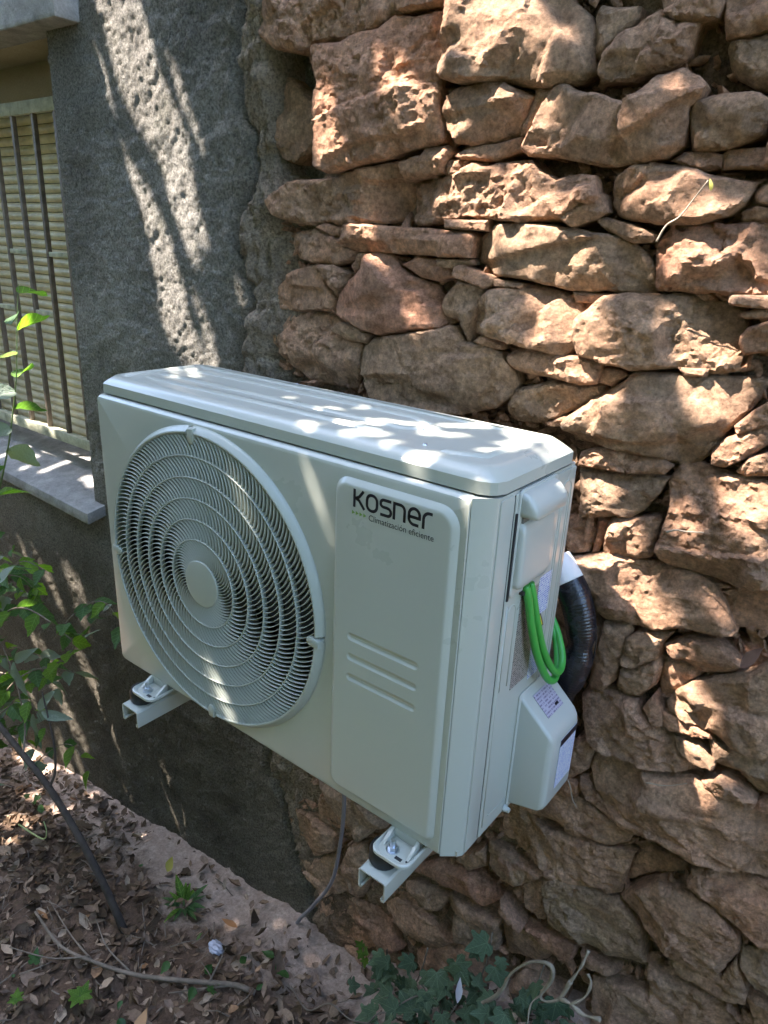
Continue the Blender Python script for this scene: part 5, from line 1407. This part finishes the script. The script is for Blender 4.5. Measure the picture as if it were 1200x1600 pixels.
def sprig(parent, pts, r, n, kinds, size, mat=M_STEM, droop=-.5, spread=.9):
    cp = catmull(pts, 8)
    bm = bmesh.new()
    tube(bm, cp, lambda t_: r * (1 - .75 * t_), 6)
    obj('stem', bm, mat, parent, smooth=True)
    for k in range(n):
        t_ = (k + .6) / n
        i = min(len(cp) - 2, int(t_ * (len(cp) - 1)))
        p = cp[i].lerp(cp[i + 1], .5)
        tan = (cp[i + 1] - cp[i]).normalized()
        side = tan.cross(Vector((0, 0, 1)))
        side = side.normalized() if side.length > .1 else Vector((1, 0, 0))
        d = side * (1 if k % 2 else -1) * spread + tan * .5 + Vector((0, 0, droop)) + R3(.3)
        kd = rnd.choice(kinds)
        add_leaf(parent, kd, p, d, Vector((rnd.gauss(0, .5), rnd.gauss(-.4, .5), 1)), size * rnd.uniform(.65, 1.2))

# shrub growing at the left, in front of the window and the sill
b, d_, p_ = ('ovate', 'b'), ('ovate', 'd'), ('ovate', 'p')
shrub = thing('leafy_shrub', (-.75, -.05, -1.06), 'straggly shrub with pointed green leaves beside the window sill', 'shrub')
sprig(shrub, [(-.93, -.02, -1.08), (-.90, .02, -.7), (-.86, .06, -.35), (-.84, .09, -.05)], .008, 16, [d_, d_, b], .075, M_TWIG)
sprig(shrub, [(-.84, .09, -.05), (-.77, .12, .12), (-.70, .14, .28), (-.655, .15, .40), (-.61, .15, .50), (-.575, .15, .62), (-.56, .16, .72)], .0030, 13, [b, b, d_, p_], .085, M_STEM)
sprig(shrub, [(-.86, .06, -.35), (-.76, .08, -.22), (-.66, .10, -.16), (-.55, .12, -.17), (-.45, .13, -.20)], .004, 15, [d_, d_, b, d_], .068, M_TWIG)
sprig(shrub, [(-.90, .02, -.7), (-.80, .05, -.52), (-.70, .08, -.40), (-.60, .12, -.34), (-.50, .15, -.33)], .004, 15, [d_, d_, p_, b], .066, M_TWIG)
sprig(shrub, [(-.86, .06, -.35), (-.80, .10, -.15), (-.72, .14, -.05), (-.64, .17, -.06)], .003, 10, [d_, b, d_], .064, M_TWIG)
sprig(shrub, [(-.92, .00, -.9), (-.82, .02, -.66), (-.74, .06, -.58), (-.66, .10, -.58)], .003, 8, [('lance', 'd'), d_, ('lance', 'p')], .072, M_TWIG)
sprig(shrub, [(-.60, .12, -.34), (-.52, .14, -.28), (-.44, .17, -.17), (-.385, .20, -.10)], .003, 9, [d_, ('lance', 'p'), b], .066, M_TWIG, droop=-.2)
sprig(shrub, [(-.76, .08, -.22), (-.90, .05, -.1), (-.98, .03, .1)], .003, 10, [d_, d_, b], .072, M_TWIG)
sprig(shrub, [(-.70, .08, -.40), (-.86, .02, -.38), (-1.0, .0, -.25)], .003, 10, [d_, d_, b], .072, M_TWIG)
for k in range(16):
    x = rnd.uniform(-1.0, -.42); z = rnd.uniform(-.62, -.02); y = rnd.uniform(.0, .20)
    if k % 2: x = rnd.uniform(-1.05, -.75)
    sprig(shrub, [(x - .08, y - .03, z - .10), (x, y, z), (x + .09, y + .03, z + rnd.uniform(.0, .08)), (x + .17, y + .04, z + rnd.uniform(-.04, .08))], .0022, 8, [d_, d_, d_, b, p_], .062, M_TWIG)
# big pale hanging leaves seen near the middle of the shrub
for pos, dr in (((-.60, .03, -.28), (.1, 0, -1)), ((-.60, .03, -.30), (.25, .0, -1)), ((-.60, .03, -.28), (.6, .1, .5)), ((-.54, .05, -.42), (.5, .1, .7)), ((-.50, .04, -.40), (.9, .2, .05)), ((-.56, .04, -.44), (.15, 0, -1))):
    add_leaf(shrub, ('lance', 'p'), pos, dr, (.3, -1, .4), .10)

# young tree leaning out of the picture at the lower left
sap = thing('sapling', (-.17, .02, -.96), 'thin dark bare trunk leaning to the left above the leaf litter', 'tree')
bm = bmesh.new()
tp = catmull([(-.165, .03, -.97), (-.19, .02, -.88), (-.235, .015, -.80), (-.32, .01, -.70), (-.44, .005, -.605), (-.56, .0, -.555), (-.70, -.005, -.50), (-.95, -.01, -.38), (-1.3, -.03, .1), (-1.5, -.05, .7)], 7)
tube(bm, tp, lambda t_: .0108 - .004 * t_, 10)
obj('trunk', bm, M_BARK, sap, smooth=True)
bm = bmesh.new()
tube(bm, catmull([(-.44, .005, -.605), (-.425, .02, -.55), (-.43, .03, -.48), (-.46, .04, -.42), (-.50, .05, -.34)], 6), lambda t_: .004 - .002 * t_, 6)
obj('twig', bm, M_BARK, sap, smooth=True)
bm = bmesh.new()
tube(bm, catmull([(-.56, .0, -.555), (-.59, .03, -.47), (-.66, .05, -.36), (-.74, .06, -.28)], 6), lambda t_: .003 - .0015 * t_, 6)
obj('twig', bm, M_TWIG, sap, smooth=True)

# small weed in the litter
def gz(x, y): return float(ground_z(x, y))
weed = thing('weed', (-.10, .18, -.95), 'small leafy green weed sprouting from the litter below the unit', 'plant')
for k in range(15):
    a = k * 2.4
    d = Vector((math.cos(a), math.sin(a), rnd.uniform(.2, 1.0)))
    add_leaf(weed, ('lance', rnd.choice('dbd')), Vector((-.105, .18, -.945)) + Vector((d.x, d.y, 0)) * .012, d, (0, 0, 1), rnd.uniform(.045, .08))
bm = bmesh.new(); tube(bm, [(-.105, .18, -.99), (-.105, .18, -.93)], .003, 6); obj('stem', bm, M_STEM, weed)

def seedling(pos, label, n=4, h=.05, size=.035):
    t = thing('seedling', pos, label, 'plant', 'seedlings in the litter')
    tip = Vector(pos) + Vector((.02, 0, h))
    bm = bmesh.new(); tube(bm, catmull([pos, tuple(Vector(pos).lerp(tip, .5) + Vector((.006, 0, 0))), tuple(tip)], 5), .0016, 6)
    obj('stem', bm, M_STEM, t, smooth=True)
    for k in range(n):
        a = k * 2 * math.pi / n + .4
        add_leaf(t, ('ivy', 'b'), tip, (math.cos(a), math.sin(a), .25), (0, 0, 1), size * rnd.uniform(.8, 1.1))
seedling((-.07, -.165, -.955), 'bright green seedling, the larger of two near the bottom left corner', 4, .06, .036)
seedling((-.20, -.26, -.97), 'bright green seedling, the smaller of two near the bottom left corner', 3, .05, .026)

# ivy at the foot of the wall
ivy = thing('ivy_plant', (.72, .28, -.73), 'dark green ivy creeping along the foot of the stone wall', 'ivy')
stems = []
for k in range(12):
    x0 = rnd.uniform(.45, 1.0); y0 = rnd.uniform(.05, .27)
    pts = [(x0, y0, gz(x0, y0) + .02)]
    a = rnd.uniform(0, 6.28)
    for j in range(4):
        x0 += math.cos(a) * .06; y0 = min(.30, max(0, y0 + math.sin(a) * .05)); a += rnd.uniform(-.6, .6)
        pts.append((x0, y0, gz(x0, y0) + .03 + rnd.uniform(0, .05)))
    stems.append(pts)
for pts in ([(.60, .30, -.80), (.62, .305, -.72), (.63, .31, -.64)], [(.76, .30, -.66), (.775, .31, -.56), (.78, .308, -.47)], [(.50, .30, -.84), (.52, .305, -.77), (.525, .30, -.72)], [(.87, .29, -.6), (.89, .30, -.52), (.90, .30, -.45)]):
    stems.append(pts)
bm = bmesh.new()
for pts in stems:
    tube(bm, catmull(pts, 5), .0018, 5)
obj('stem', bm, M_TWIG, ivy, smooth=True)
k = 0
while k < 180:
    q = rnd.random()
    if q < .30:
        # climbing leaves against the wall
        x = rnd.uniform(.47, 1.0)
        top = float(np.interp(x, [.45, .52, .61, .69, .77, .84, .90, .98, 1.02], [-.83, -.74, -.66, -.62, -.49, -.50, -.48, -.50, -.56]))
        z0 = gz(x, .28)
        z = z0 + (top - z0) * rnd.random() ** 1.3
        pos = (x, .300 - rnd.random() * .03, z)
        d = Vector((rnd.gauss(0, .6), rnd.gauss(-.3, .2), rnd.gauss(-.7, .5)))
        nn = Vector((rnd.gauss(.1, .3), -1, .7))
    elif q < .9:
        x = rnd.gauss(.80, .20); y = .29 - abs(rnd.gauss(0, .16))
        if x < .44 or x > 1.25 or y < -.12: continue
        if (x - .42) < (.29 - y) * .45: continue
        pos = (x, y, gz(x, y) + .015 + rnd.random() ** 1.3 * .085)
        d = Vector((rnd.gauss(0, .7), rnd.gauss(-.7, .6), rnd.gauss(-.15, .25)))
        nn = Vector((rnd.gauss(.2, .35), rnd.gauss(-.45, .35), 1))
    else:
        pts = rnd.choice(stems)
        i = rnd.randrange(len(pts) - 1)
        pos = Vector(pts[i]).lerp(Vector(pts[i + 1]), rnd.random()) + Vector((0, -.015, .008))
        d = Vector((rnd.gauss(0, .8), rnd.gauss(-.5, .5), rnd.gauss(-.1, .4)))
        nn = Vector((rnd.gauss(.1, .3), -.8, .8))
    add_leaf(ivy, ('ivy', 'i'), pos, d, nn, rnd.choice([rnd.uniform(.024, .040), rnd.uniform(.036, .058)]))
    k += 1

sprout = thing('ivy_sprout', (.44, .335, -.82), 'small pale green ivy sprout alone on the wall above the ivy patch', 'ivy')
for pos, dr in (((.438, .315, -.80), (-.7, -.2, .5)), ((.446, .315, -.805), (.7, -.3, .4)), ((.448, .315, -.83), (.3, -.4, -.9)), ((.440, .315, -.815), (-.3, -.4, -.9))):
    add_leaf(sprout, ('ivy', 'b'), pos, dr, (0, -1, .5), .024)
bm = bmesh.new(); tube(bm, catmull([(.43, .33, -.90), (.440, .318, -.85), (.442, .316, -.80)], 5), .0013, 5); obj('stem', bm, M_STEM, sprout)

# dry vine tendril on the foot of the wall
bm = bmesh.new()
for pts, r in (([(.80, .25, -.60), (.825, .25, -.56), (.842, .25, -.519), (.856, .25, -.462), (.89, .25, -.404), (.926, .25, -.382), (.933, .25, -.413), (.918, .25, -.468), (.93, .25, -.475), (.952, .255, -.452), (.965, .26, -.40)], .0042),
               ([(.965, .26, -.40), (.975, .27, -.365), (.98, .28, -.33)], .003), ([(.952, .255, -.452), (.975, .25, -.44), (1.0, .25, -.445), (1.03, .25, -.43)], .0045),
               ([(.975, .25, -.44), (.995, .255, -.41), (1.0, .26, -.375), (.99, .265, -.365)], .003), ([(.918, .25, -.468), (.905, .24, -.50), (.915, .22, -.56)], .002)):
    tube(bm, catmull(pts, 8), lambda t_, r=r: r * (.8 + .25 * math.sin(t_ * 14)), 7)
tag(obj('dry_vine', bm, M_VINE, None, smooth=True), 'pale dry vine curled over the ivy at the foot of the stone wall', 'vine')

# small twigs and roots stuck to the stones
def twig(pts, r, label, mat=M_VINE, name='dry_twig'):
    bm = bmesh.new()
    tube(bm, catmull(pts, 6), lambda t_: r * (1 - .5 * t_), 6)
    return tag(obj(name, bm, mat, None, smooth=True), label, 'twig')
twig([(.883, .305, .867), (.893, .303, .887), (.909, .300, .898), (.924, .300, .921), (.936, .300, .940)], .0015, 'thin pale twig leaning on a stone near the top right')
twig([(.967, .302, .477), (.980, .300, .484), (.995, .300, .486), (1.017, .300, .491)], .0018, 'short pale root lying on the large stone right of the unit')
twig([(.87, .315, -.02), (.885, .312, -.03), (.895, .31, -.055), (.905, .31, -.07)], .0012, 'fine curled rootlet on the long stone below the valve cover')
twig([(1.01, .31, .045), (1.04, .305, .06), (1.07, .30, .085)], .0012, 'fine pale rootlet on the stone at the right edge')
lf = bpy.data.objects.new('dead_leaf', leaf_mesh('dead_leaf', 'dead')); C.objects.link(lf)
lf.data.materials.append(M_DEAD); lf.location = (1.105, .300, .309); lf.rotation_euler = (1.2, .3, -.9); lf.scale = (.045,) * 3
tag(lf, 'curled brown dead leaf caught on the stones at the right edge', 'leaf')
lf = bpy.data.objects.new('yellow_leaf', leaf_mesh('yellow_leaf', 'dead')); C.objects.link(lf)
lf.data.materials.append(m_flat('yellowed_leaf', (.45, .42, .10), .6)); lf.location = (.941, .300, .928); lf.rotation_euler = (1.4, .2, 2.7); lf.scale = (.014,) * 3
tag(lf, 'tiny yellow leaf at the tip of the pale twig near the top right', 'leaf')

# fallen branch across the bottom left
def on_ground(x, y, dz=.012): return (x, y, gz(x, y) + dz)
br = thing('fallen_branch', (0, 0, -.93), 'long fallen branch with side twigs across the litter at the bottom left', 'branch')
bm = bmesh.new()
tube(bm, catmull([on_ground(-.40, -.10, .06), on_ground(-.24, -.115, .05), on_ground(-.12, -.09, .045), on_ground(.0, -.045, .035), on_ground(.12, .02, .03), on_ground(.22, .085, .022), on_ground(.27, .11, .01)], 8), lambda t_: .0032 + .0040 * t_, 8)
obj('main_stem', bm, M_TWIG, br, smooth=True)
for a, b_, c_ in ((on_ground(-.12, -.09, .045), on_ground(-.25, -.08, .05), on_ground(-.42, -.05, .05)), (on_ground(-.14, -.09, .05), on_ground(-.22, -.15, .05), on_ground(-.34, -.20, .06)),
                  (on_ground(.17, .05, .03), on_ground(.16, .09, .05), on_ground(.14, .13, .05)), (on_ground(.22, .085, .02), on_ground(.16, .03, .02), on_ground(.10, -.02, .015)), (on_ground(-.02, -.05, .04), on_ground(-.12, -.05, .06), on_ground(-.22, -.02, .07))):
    bm = bmesh.new(); tube(bm, catmull([a, b_, c_], 6), lambda t_: .0028 - .0016 * t_, 6); obj('side_twig', bm, M_TWIG, br, smooth=True)

# crumpled foil
bm = bmesh.new()
bmesh.ops.create_icosphere(bm, subdivisions=3, radius=1)
P = np.array([v.co[:] for v in bm.verts]); dn = fbm(P, 2.2, 4, .7, 5, True)
for v, k in zip(bm.verts, dn):
    q = v.co * (1 + .5 * float(k)); v.co = Vector((q.x * .022, q.y * .014, q.z * .010))
fo = obj('foil_wrapper', bm, m_flat('crumpled_foil', (.42, .44, .52), .5, .5), None)
fo.location = (.095, .135, -.905)
tag(fo, 'crumpled silvery foil wrapper lying on the leaf litter', 'litter')

# leaf litter, twigs and crumbs on the ground
def litter():
    n = 17000
    x = rng.uniform(-1.9, 1.45, n); y = rng.uniform(-1.0, .33, n)
    strip = np.clip((y - (.13 + .05 * np.sin(x * 7) + fbm(np.stack([x, y, x * 0], 1), 9, 3, .6, 3) * .10)) / .14, 0, 1)
    lit_ok = rng.random(n) > strip * np.where((x > -.42) & (x < .62), .90, .3)
    x, y = x[lit_ok], y[lit_ok]; n = len(x)
    s = .010 + .036 * rng.random(n) ** 1.7 + np.where(rng.random(n) < .08, .025, 0)
    P = np.stack([x, y, 0 * x], 1)
    z = ground_z(x, y) + fbm(P, 5, 3) * .022 + .004 + rng.random(n) ** 2 * .022
    prof = np.array([(-.0, 0, 0), (-.30, .35, .10), (.0, .40, -.03), (.30, .35, .12), (-.24, .72, .13), (0, .75, .02), (.24, .72, .08), (0, 1.05, .14)])
    prof[:, 1] -= .5
    tris = np.array([(0, 2, 1), (0, 3, 2), (1, 2, 5), (1, 5, 4), (2, 3, 6), (2, 6, 5), (4, 5, 7), (5, 6, 7)])
    yaw = rng.uniform(0, 2 * np.pi, n); tx = rng.normal(0, .45, n); ty = rng.normal(0, .45, n)
    wid = rng.uniform(.25, 1.15, n); curl = rng.uniform(-.5, 2.6, n)
    L = prof[None] * np.stack([s * wid, s, s * curl], 1)[:, None]
    # tilt about x, then y, then yaw
    c, si = np.cos(tx)[:, None], np.sin(tx)[:, None]
    Y, Z = L[..., 1] * c - L[..., 2] * si, L[..., 1] * si + L[..., 2] * c
    c, si = np.cos(ty)[:, None], np.sin(ty)[:, None]
    X, Z = L[..., 0] * c + Z * si, -L[..., 0] * si + Z * c
    c, si = np.cos(yaw)[:, None], np.sin(yaw)[:, None]
    X, Y = X * c - Y * si, X * si + Y * c
    V = np.stack([X + x[:, None], Y + y[:, None], Z + z[:, None]], 2).reshape(-1, 3)
    F = (tris[None] + (np.arange(n) * 8)[:, None, None]).reshape(-1, 3)
    tag(mesh_np('leaf_litter', V, F, M_LITTER), 'carpet of dry brown leaves over the garden soil', 'leaf litter', kind='stuff')
    bm = bmesh.new()
    for k in range(420):
        x, y = rnd.uniform(-1.4, 1.3), rnd.uniform(-.8, .30)
        if -.42 < x < .6 and y > .17 and rnd.random() < .8: continue
        a = rnd.uniform(0, 6.28); l = rnd.uniform(.02, .09)
        z = gz(x, y) + .012 + rnd.random() * .015
        tube(bm, [(x, y, z), (x + math.cos(a) * l * .5 + rnd.gauss(0, .004), y + math.sin(a) * l * .5, z + rnd.uniform(-.004, .012)), (x + math.cos(a) * l, y + math.sin(a) * l, z + rnd.uniform(-.008, .012))], rnd.uniform(.0006, .0020), 5)
    tag(obj('twig_litter', bm, M_TWIG, None, smooth=True), 'loose dry twigs scattered over the leaf litter', 'twigs', kind='stuff')
litter()
def low_plants():
    V, F = [], []
    me_l = [leaf_mesh('t', 'ovate'), leaf_mesh('t', 'ivy')]
    for k in range(230):
        x, y = rnd.uniform(-1.7, .35), rnd.uniform(-.75, .22)
        if fbm(np.array([[x, y, 0]]), 3.0, 2, .5, 77)[0] < -.02: continue
        s = rnd.uniform(.014, .038)
        me = rnd.choice(me_l)
        R = Matrix.Rotation(rnd.uniform(0, 6.28), 3, 'Z') @ Matrix.Rotation(rnd.gauss(0, .4), 3, 'X') @ Matrix.Rotation(rnd.gauss(0, .4), 3, 'Y')
        b0 = len(V); z = gz(x, y) + .02 + rnd.random() * .025
        for v in me.vertices:
            q = R @ (v.co * s); V.append((q.x + x, q.y + y, q.z + z))
        for p in me.polygons:
            q = [b0 + i for i in p.vertices]
            F.append(q[:3] + [q[3] if len(q) > 3 else q[2]])
    F3 = []
    for q in F:
        F3.append((q[0], q[1], q[2]))
        if q[3] != q[2]: F3.append((q[0], q[2], q[3]))
    tag(mesh_np('ground_cover', V, F3, ML_DARK, None, True), 'small dark green leaves scattered among the leaf litter', 'ground cover', kind='stuff')
low_plants()

# ================================================================== TREE OVERHEAD, FOLIAGE ADDED BEHIND THE VIEWER FOR ITS LIGHT
ZC = 3.7      # height of the crown that dapples the sunlight
def crown():
    for k in range(34):
        xx, zz, ll = rnd.uniform(1.2, 2.3), rnd.uniform(-.3, 1.5), rnd.uniform(.02, .14)
        FLECKS.append([[xx, .328, zz], [xx + ll * .45, .328, zz - ll], rnd.uniform(.012, .04)])
    for p_q, w_q in (((-.60, .15, .52), .09), ((-.57, .15, .62), .06), ((-.66, .15, .40), .07), ((-.72, .1, -.10), .05), ((-.80, .06, -.28), .05)):
        FLECKS.append([list(p_q), [p_q[0] + .01, p_q[1], p_q[2] + .01], w_q])
    A = np.array([f[0] for f in FLECKS]); B = np.array([f[1] for f in FLECKS]); W = np.array([f[2] for f in FLECKS])
    def pr(P): return np.column_stack([P[:, 0] - SX * (ZC - P[:, 2]), P[:, 1] - SY * (ZC - P[:, 2])])
    a, b = pr(A), pr(B)
    wall = (np.abs(A[:, 1] - .333) < .02) | (np.abs(A[:, 1] + .008) < .002)
    stone = (np.abs(A[:, 1] - .328) < .003)
    lid = np.abs(A[:, 2] - .6) < .001
    W = np.where(stone, W * 1.65 + .012, np.where(lid, W * 1.3 + .006, np.where(A[:, 1] < 0, W * 1.5 + .006, W * 1.05 + .003)))
    ky = np.where(wall, 3.0, 1.0)
    def clear(p, r, grow=0.0):
        """True for leaves that keep off every gap"""
        ok = np.ones(len(p), bool); near = np.zeros(len(p), bool)
        for i in range(len(a)):
            d = b[i] - a[i]; q = p - a[i]
            S = np.array([1, ky[i]])
            dd, qq = d * S, q * S
            t = np.clip((qq @ dd) / (dd @ dd + 1e-9), 0, 1)
            dist = np.sqrt(((qq - t[:, None] * dd) ** 2).sum(1))
            e = dist - W[i] / 2
            ok &= e > r * .55
            near |= e < .085
        return ok, near
    Vs, n_tot = [], 0
    def leaves(p, z, r):
        n = len(p)
        yaw = rng.uniform(0, 2 * np.pi, n); t1 = rng.normal(0, .35, n); t2 = rng.normal(0, .35, n)
        base = np.array([(0, -1, 0), (.62, -.15, .12), (0, 1, 0), (-.62, -.15, .12)])
        L = base[None] * r[:, None, None]
        Z = L[..., 2] + L[..., 0] * np.sin(t1)[:, None] + L[..., 1] * np.sin(t2)[:, None]
        c, s = np.cos(yaw)[:, None], np.sin(yaw)[:, None]
        X, Y = L[..., 0] * c - L[..., 1] * s, L[..., 0] * s + L[..., 1] * c
        dz = (z - ZC)[:, None]
        # the same ray, another height
        return np.stack([X + p[:, 0:1] + SX * (-dz), Y + p[:, 1:2] + SY * (-dz), Z + z[:, None]], 2).reshape(-1, 3)
    x0, x1, y0, y1 = -4.1, 1.25, -2.05, -.42
    n = 44000
    p = np.column_stack([rng.uniform(x0, x1, n), rng.uniform(y0, y1, n)]); r = rng.uniform(.028, .045, n)
    ok, _ = clear(p, r)
    Vs.append(leaves(p[ok], rng.uniform(ZC - .12, ZC + .25, ok.sum()), r[ok]))
    n = 330000
    p = np.column_stack([rng.uniform(x0, x1, n), rng.uniform(y0, y1, n)]); r = rng.uniform(.011, .019, n)
    near = clear(p, r)[1]; p, r = p[near], r[near]
    ok, _ = clear(p, r)
    Vs.append(leaves(p[ok], rng.uniform(ZC - .08, ZC + .10, ok.sum()), r[ok]))
    V = np.vstack(Vs)
    F = np.arange(len(V)).reshape(-1, 4)
    tree = thing('overhanging_tree', (-3.6, -1.7, -1.2), 'tree whose leafy crown hangs over the wall and dapples the sunlight', 'tree')
    bm = bmesh.new()
    tube(bm, catmull([(-3.6, -1.9, -1.3), (-3.55, -1.85, .4), (-3.4, -1.8, 2.4), (-3.1, -1.6, 3.72)], 6), lambda t_: .11 - .05 * t_, 12)
    obj('trunk', bm, M_BARK, tree, smooth=True)
    cr = mesh_np('crown', V, F, ML_CROWN, tree)
    cr['kind'] = 'stuff'
crown()

def hedge_screen():  # unseen; added to reflect green, its wings shaped to cut sky light
    n = 68000
    way = np.array([(-4.9, .5), (-4.9, -2.2), (-4.2, -2.85), (3.0, -2.85), (4.6, -1.5), (4.7, .5)])
    seg = np.linalg.norm(np.diff(way, axis=0), axis=1); cum = np.concatenate([[0], np.cumsum(seg)])
    u = rng.uniform(0, cum[-1], n)
    x = np.interp(u, cum, way[:, 0]); y = np.interp(u, cum, way[:, 1])
    top_ = np.interp(u, [0, 2.2, 4.2, cum[-2] - .6, cum[-2] + .2, cum[-1]], [1.7, 2.4, 4.6, 4.6, .7, .15])
    z = -1.25 + (top_ + 1.25) * rng.random(n) + .25 * np.sin(u * 2.3)
    cx_, cy_ = 0.0, 1.0
    out = np.column_stack([x - cx_, y - cy_]); out /= np.linalg.norm(out, axis=1)[:, None]
    k = .5 * rng.random(n) + .12 * np.sin(u * 3.1 + z) + .10 * np.sin(z * 2.3)
    x = x + out[:, 0] * k; y = y + out[:, 1] * k
    r = rng.uniform(.05, .10, n)
    base = np.array([(0, 0, -1), (.6, .1, -.1), (0, 0, 1), (-.6, .1, -.1)])
    yaw = rng.uniform(0, 2 * np.pi, n); tl = rng.normal(0, .7, n); rl = rng.uniform(0, 2 * np.pi, n)
    L = base[None] * r[:, None, None]
    c, s = np.cos(rl)[:, None], np.sin(rl)[:, None]
    X, Z = L[..., 0] * c - L[..., 2] * s, L[..., 0] * s + L[..., 2] * c
    Y = L[..., 1]
    c, s = np.cos(tl)[:, None], np.sin(tl)[:, None]
    Y, Z = Y * c - Z * s, Y * s + Z * c
    c, s = np.cos(yaw)[:, None], np.sin(yaw)[:, None]
    X, Y = X * c - Y * s, X * s + Y * c
    V = np.stack([X + x[:, None], Y + y[:, None], Z + z[:, None]], 2).reshape(-1, 3)
    o = mesh_np('hedge_screen', V, np.arange(len(V)).reshape(-1, 4), ML_UNSEEN)
    tag(o, 'unseen wall of green leaves added to block sky light and reflect green', 'hedge_screen', kind='stuff')
hedge_screen()

def bounce_growth():  # unseen; sunlit leaves added to bounce green light onto the unit's front
    n = 30000
    x = rng.uniform(-4.6, 4.4, n); y = rng.uniform(-2.75, -.80, n)
    z = ground_z(x, y) + .02 + rng.random(n) ** 1.5 * (.12 + .22 * np.clip(-y - .8, 0, 1))
    r = rng.uniform(.02, .05, n)
    base = np.array([(0, -1, -.1), (.6, 0, .08), (0, 1, -.1), (-.6, 0, .08)])
    L = base[None] * r[:, None, None]
    yaw = rng.uniform(0, 2 * np.pi, n); tl = rng.normal(0, .5, n)
    c, s = np.cos(tl)[:, None], np.sin(tl)[:, None]
    X, Z = L[..., 0] * c - L[..., 2] * s, L[..., 0] * s + L[..., 2] * c
    Y = L[..., 1]
    c, s = np.cos(yaw)[:, None], np.sin(yaw)[:, None]
    X, Y = X * c - Y * s, X * s + Y * c
    V = np.stack([X + x[:, None], Y + y[:, None], Z + z[:, None]], 2).reshape(-1, 3)
    o = mesh_np('bounce_growth', V, np.arange(len(V)).reshape(-1, 4), ML_UNSEEN)
    tag(o, 'unseen low green leaves added to bounce green light onto the unit', 'bounce_growth', kind='stuff')
bounce_growth()
bm = bmesh.new()
tube(bm, catmull([(-.62, -.02, -.83), (-.50, -.02, -.80), (-.455, -.02, -.775), (-.44, -.02, -.735), (-.448, -.02, -.71)], 6), lambda t_: .0028 - .0014 * t_, 6)
tag(obj('green_tendril', bm, m_flat('pale_green_shoot', (.34, .40, .16), .55), None, smooth=True), 'pale green curved shoot reaching in from the left edge over the litter', 'shoot')
for nm_, loc_, rot_, sz_, col_, lab_ in (('yellow_leaf', (-.20, .20, -.90), (1.3, .2, .1), .055, (.42, .36, .08), 'upright yellowing leaf stuck in the litter above the small weed'),
                                         ('dead_leaf', (.76, .22, -.60), (.9, .5, 1.0), .045, (.62, .55, .50), 'pale dry leaf caught among the dark ivy leaves'),
                                         ('dead_leaf', (.10, .20, -.895), (.2, .2, 1.9), .05, (.42, .19, .07), 'rust coloured dead leaf at the edge of the bare strip'),
                                         ('dead_leaf', (.14, -.14, -.89), (.3, -.1, .4), .06, (.40, .22, .10), 'large orange brown dead leaf at the bottom edge of the litter')):
    lf = bpy.data.objects.new(nm_, leaf_mesh(nm_, 'dead')); C.objects.link(lf)
    lf.data.materials.append(m_flat(nm_ + '_skin', col_, .7)); lf.location = loc_; lf.rotation_euler = rot_; lf.scale = (sz_,) * 3
    tag(lf, lab_, 'leaf')
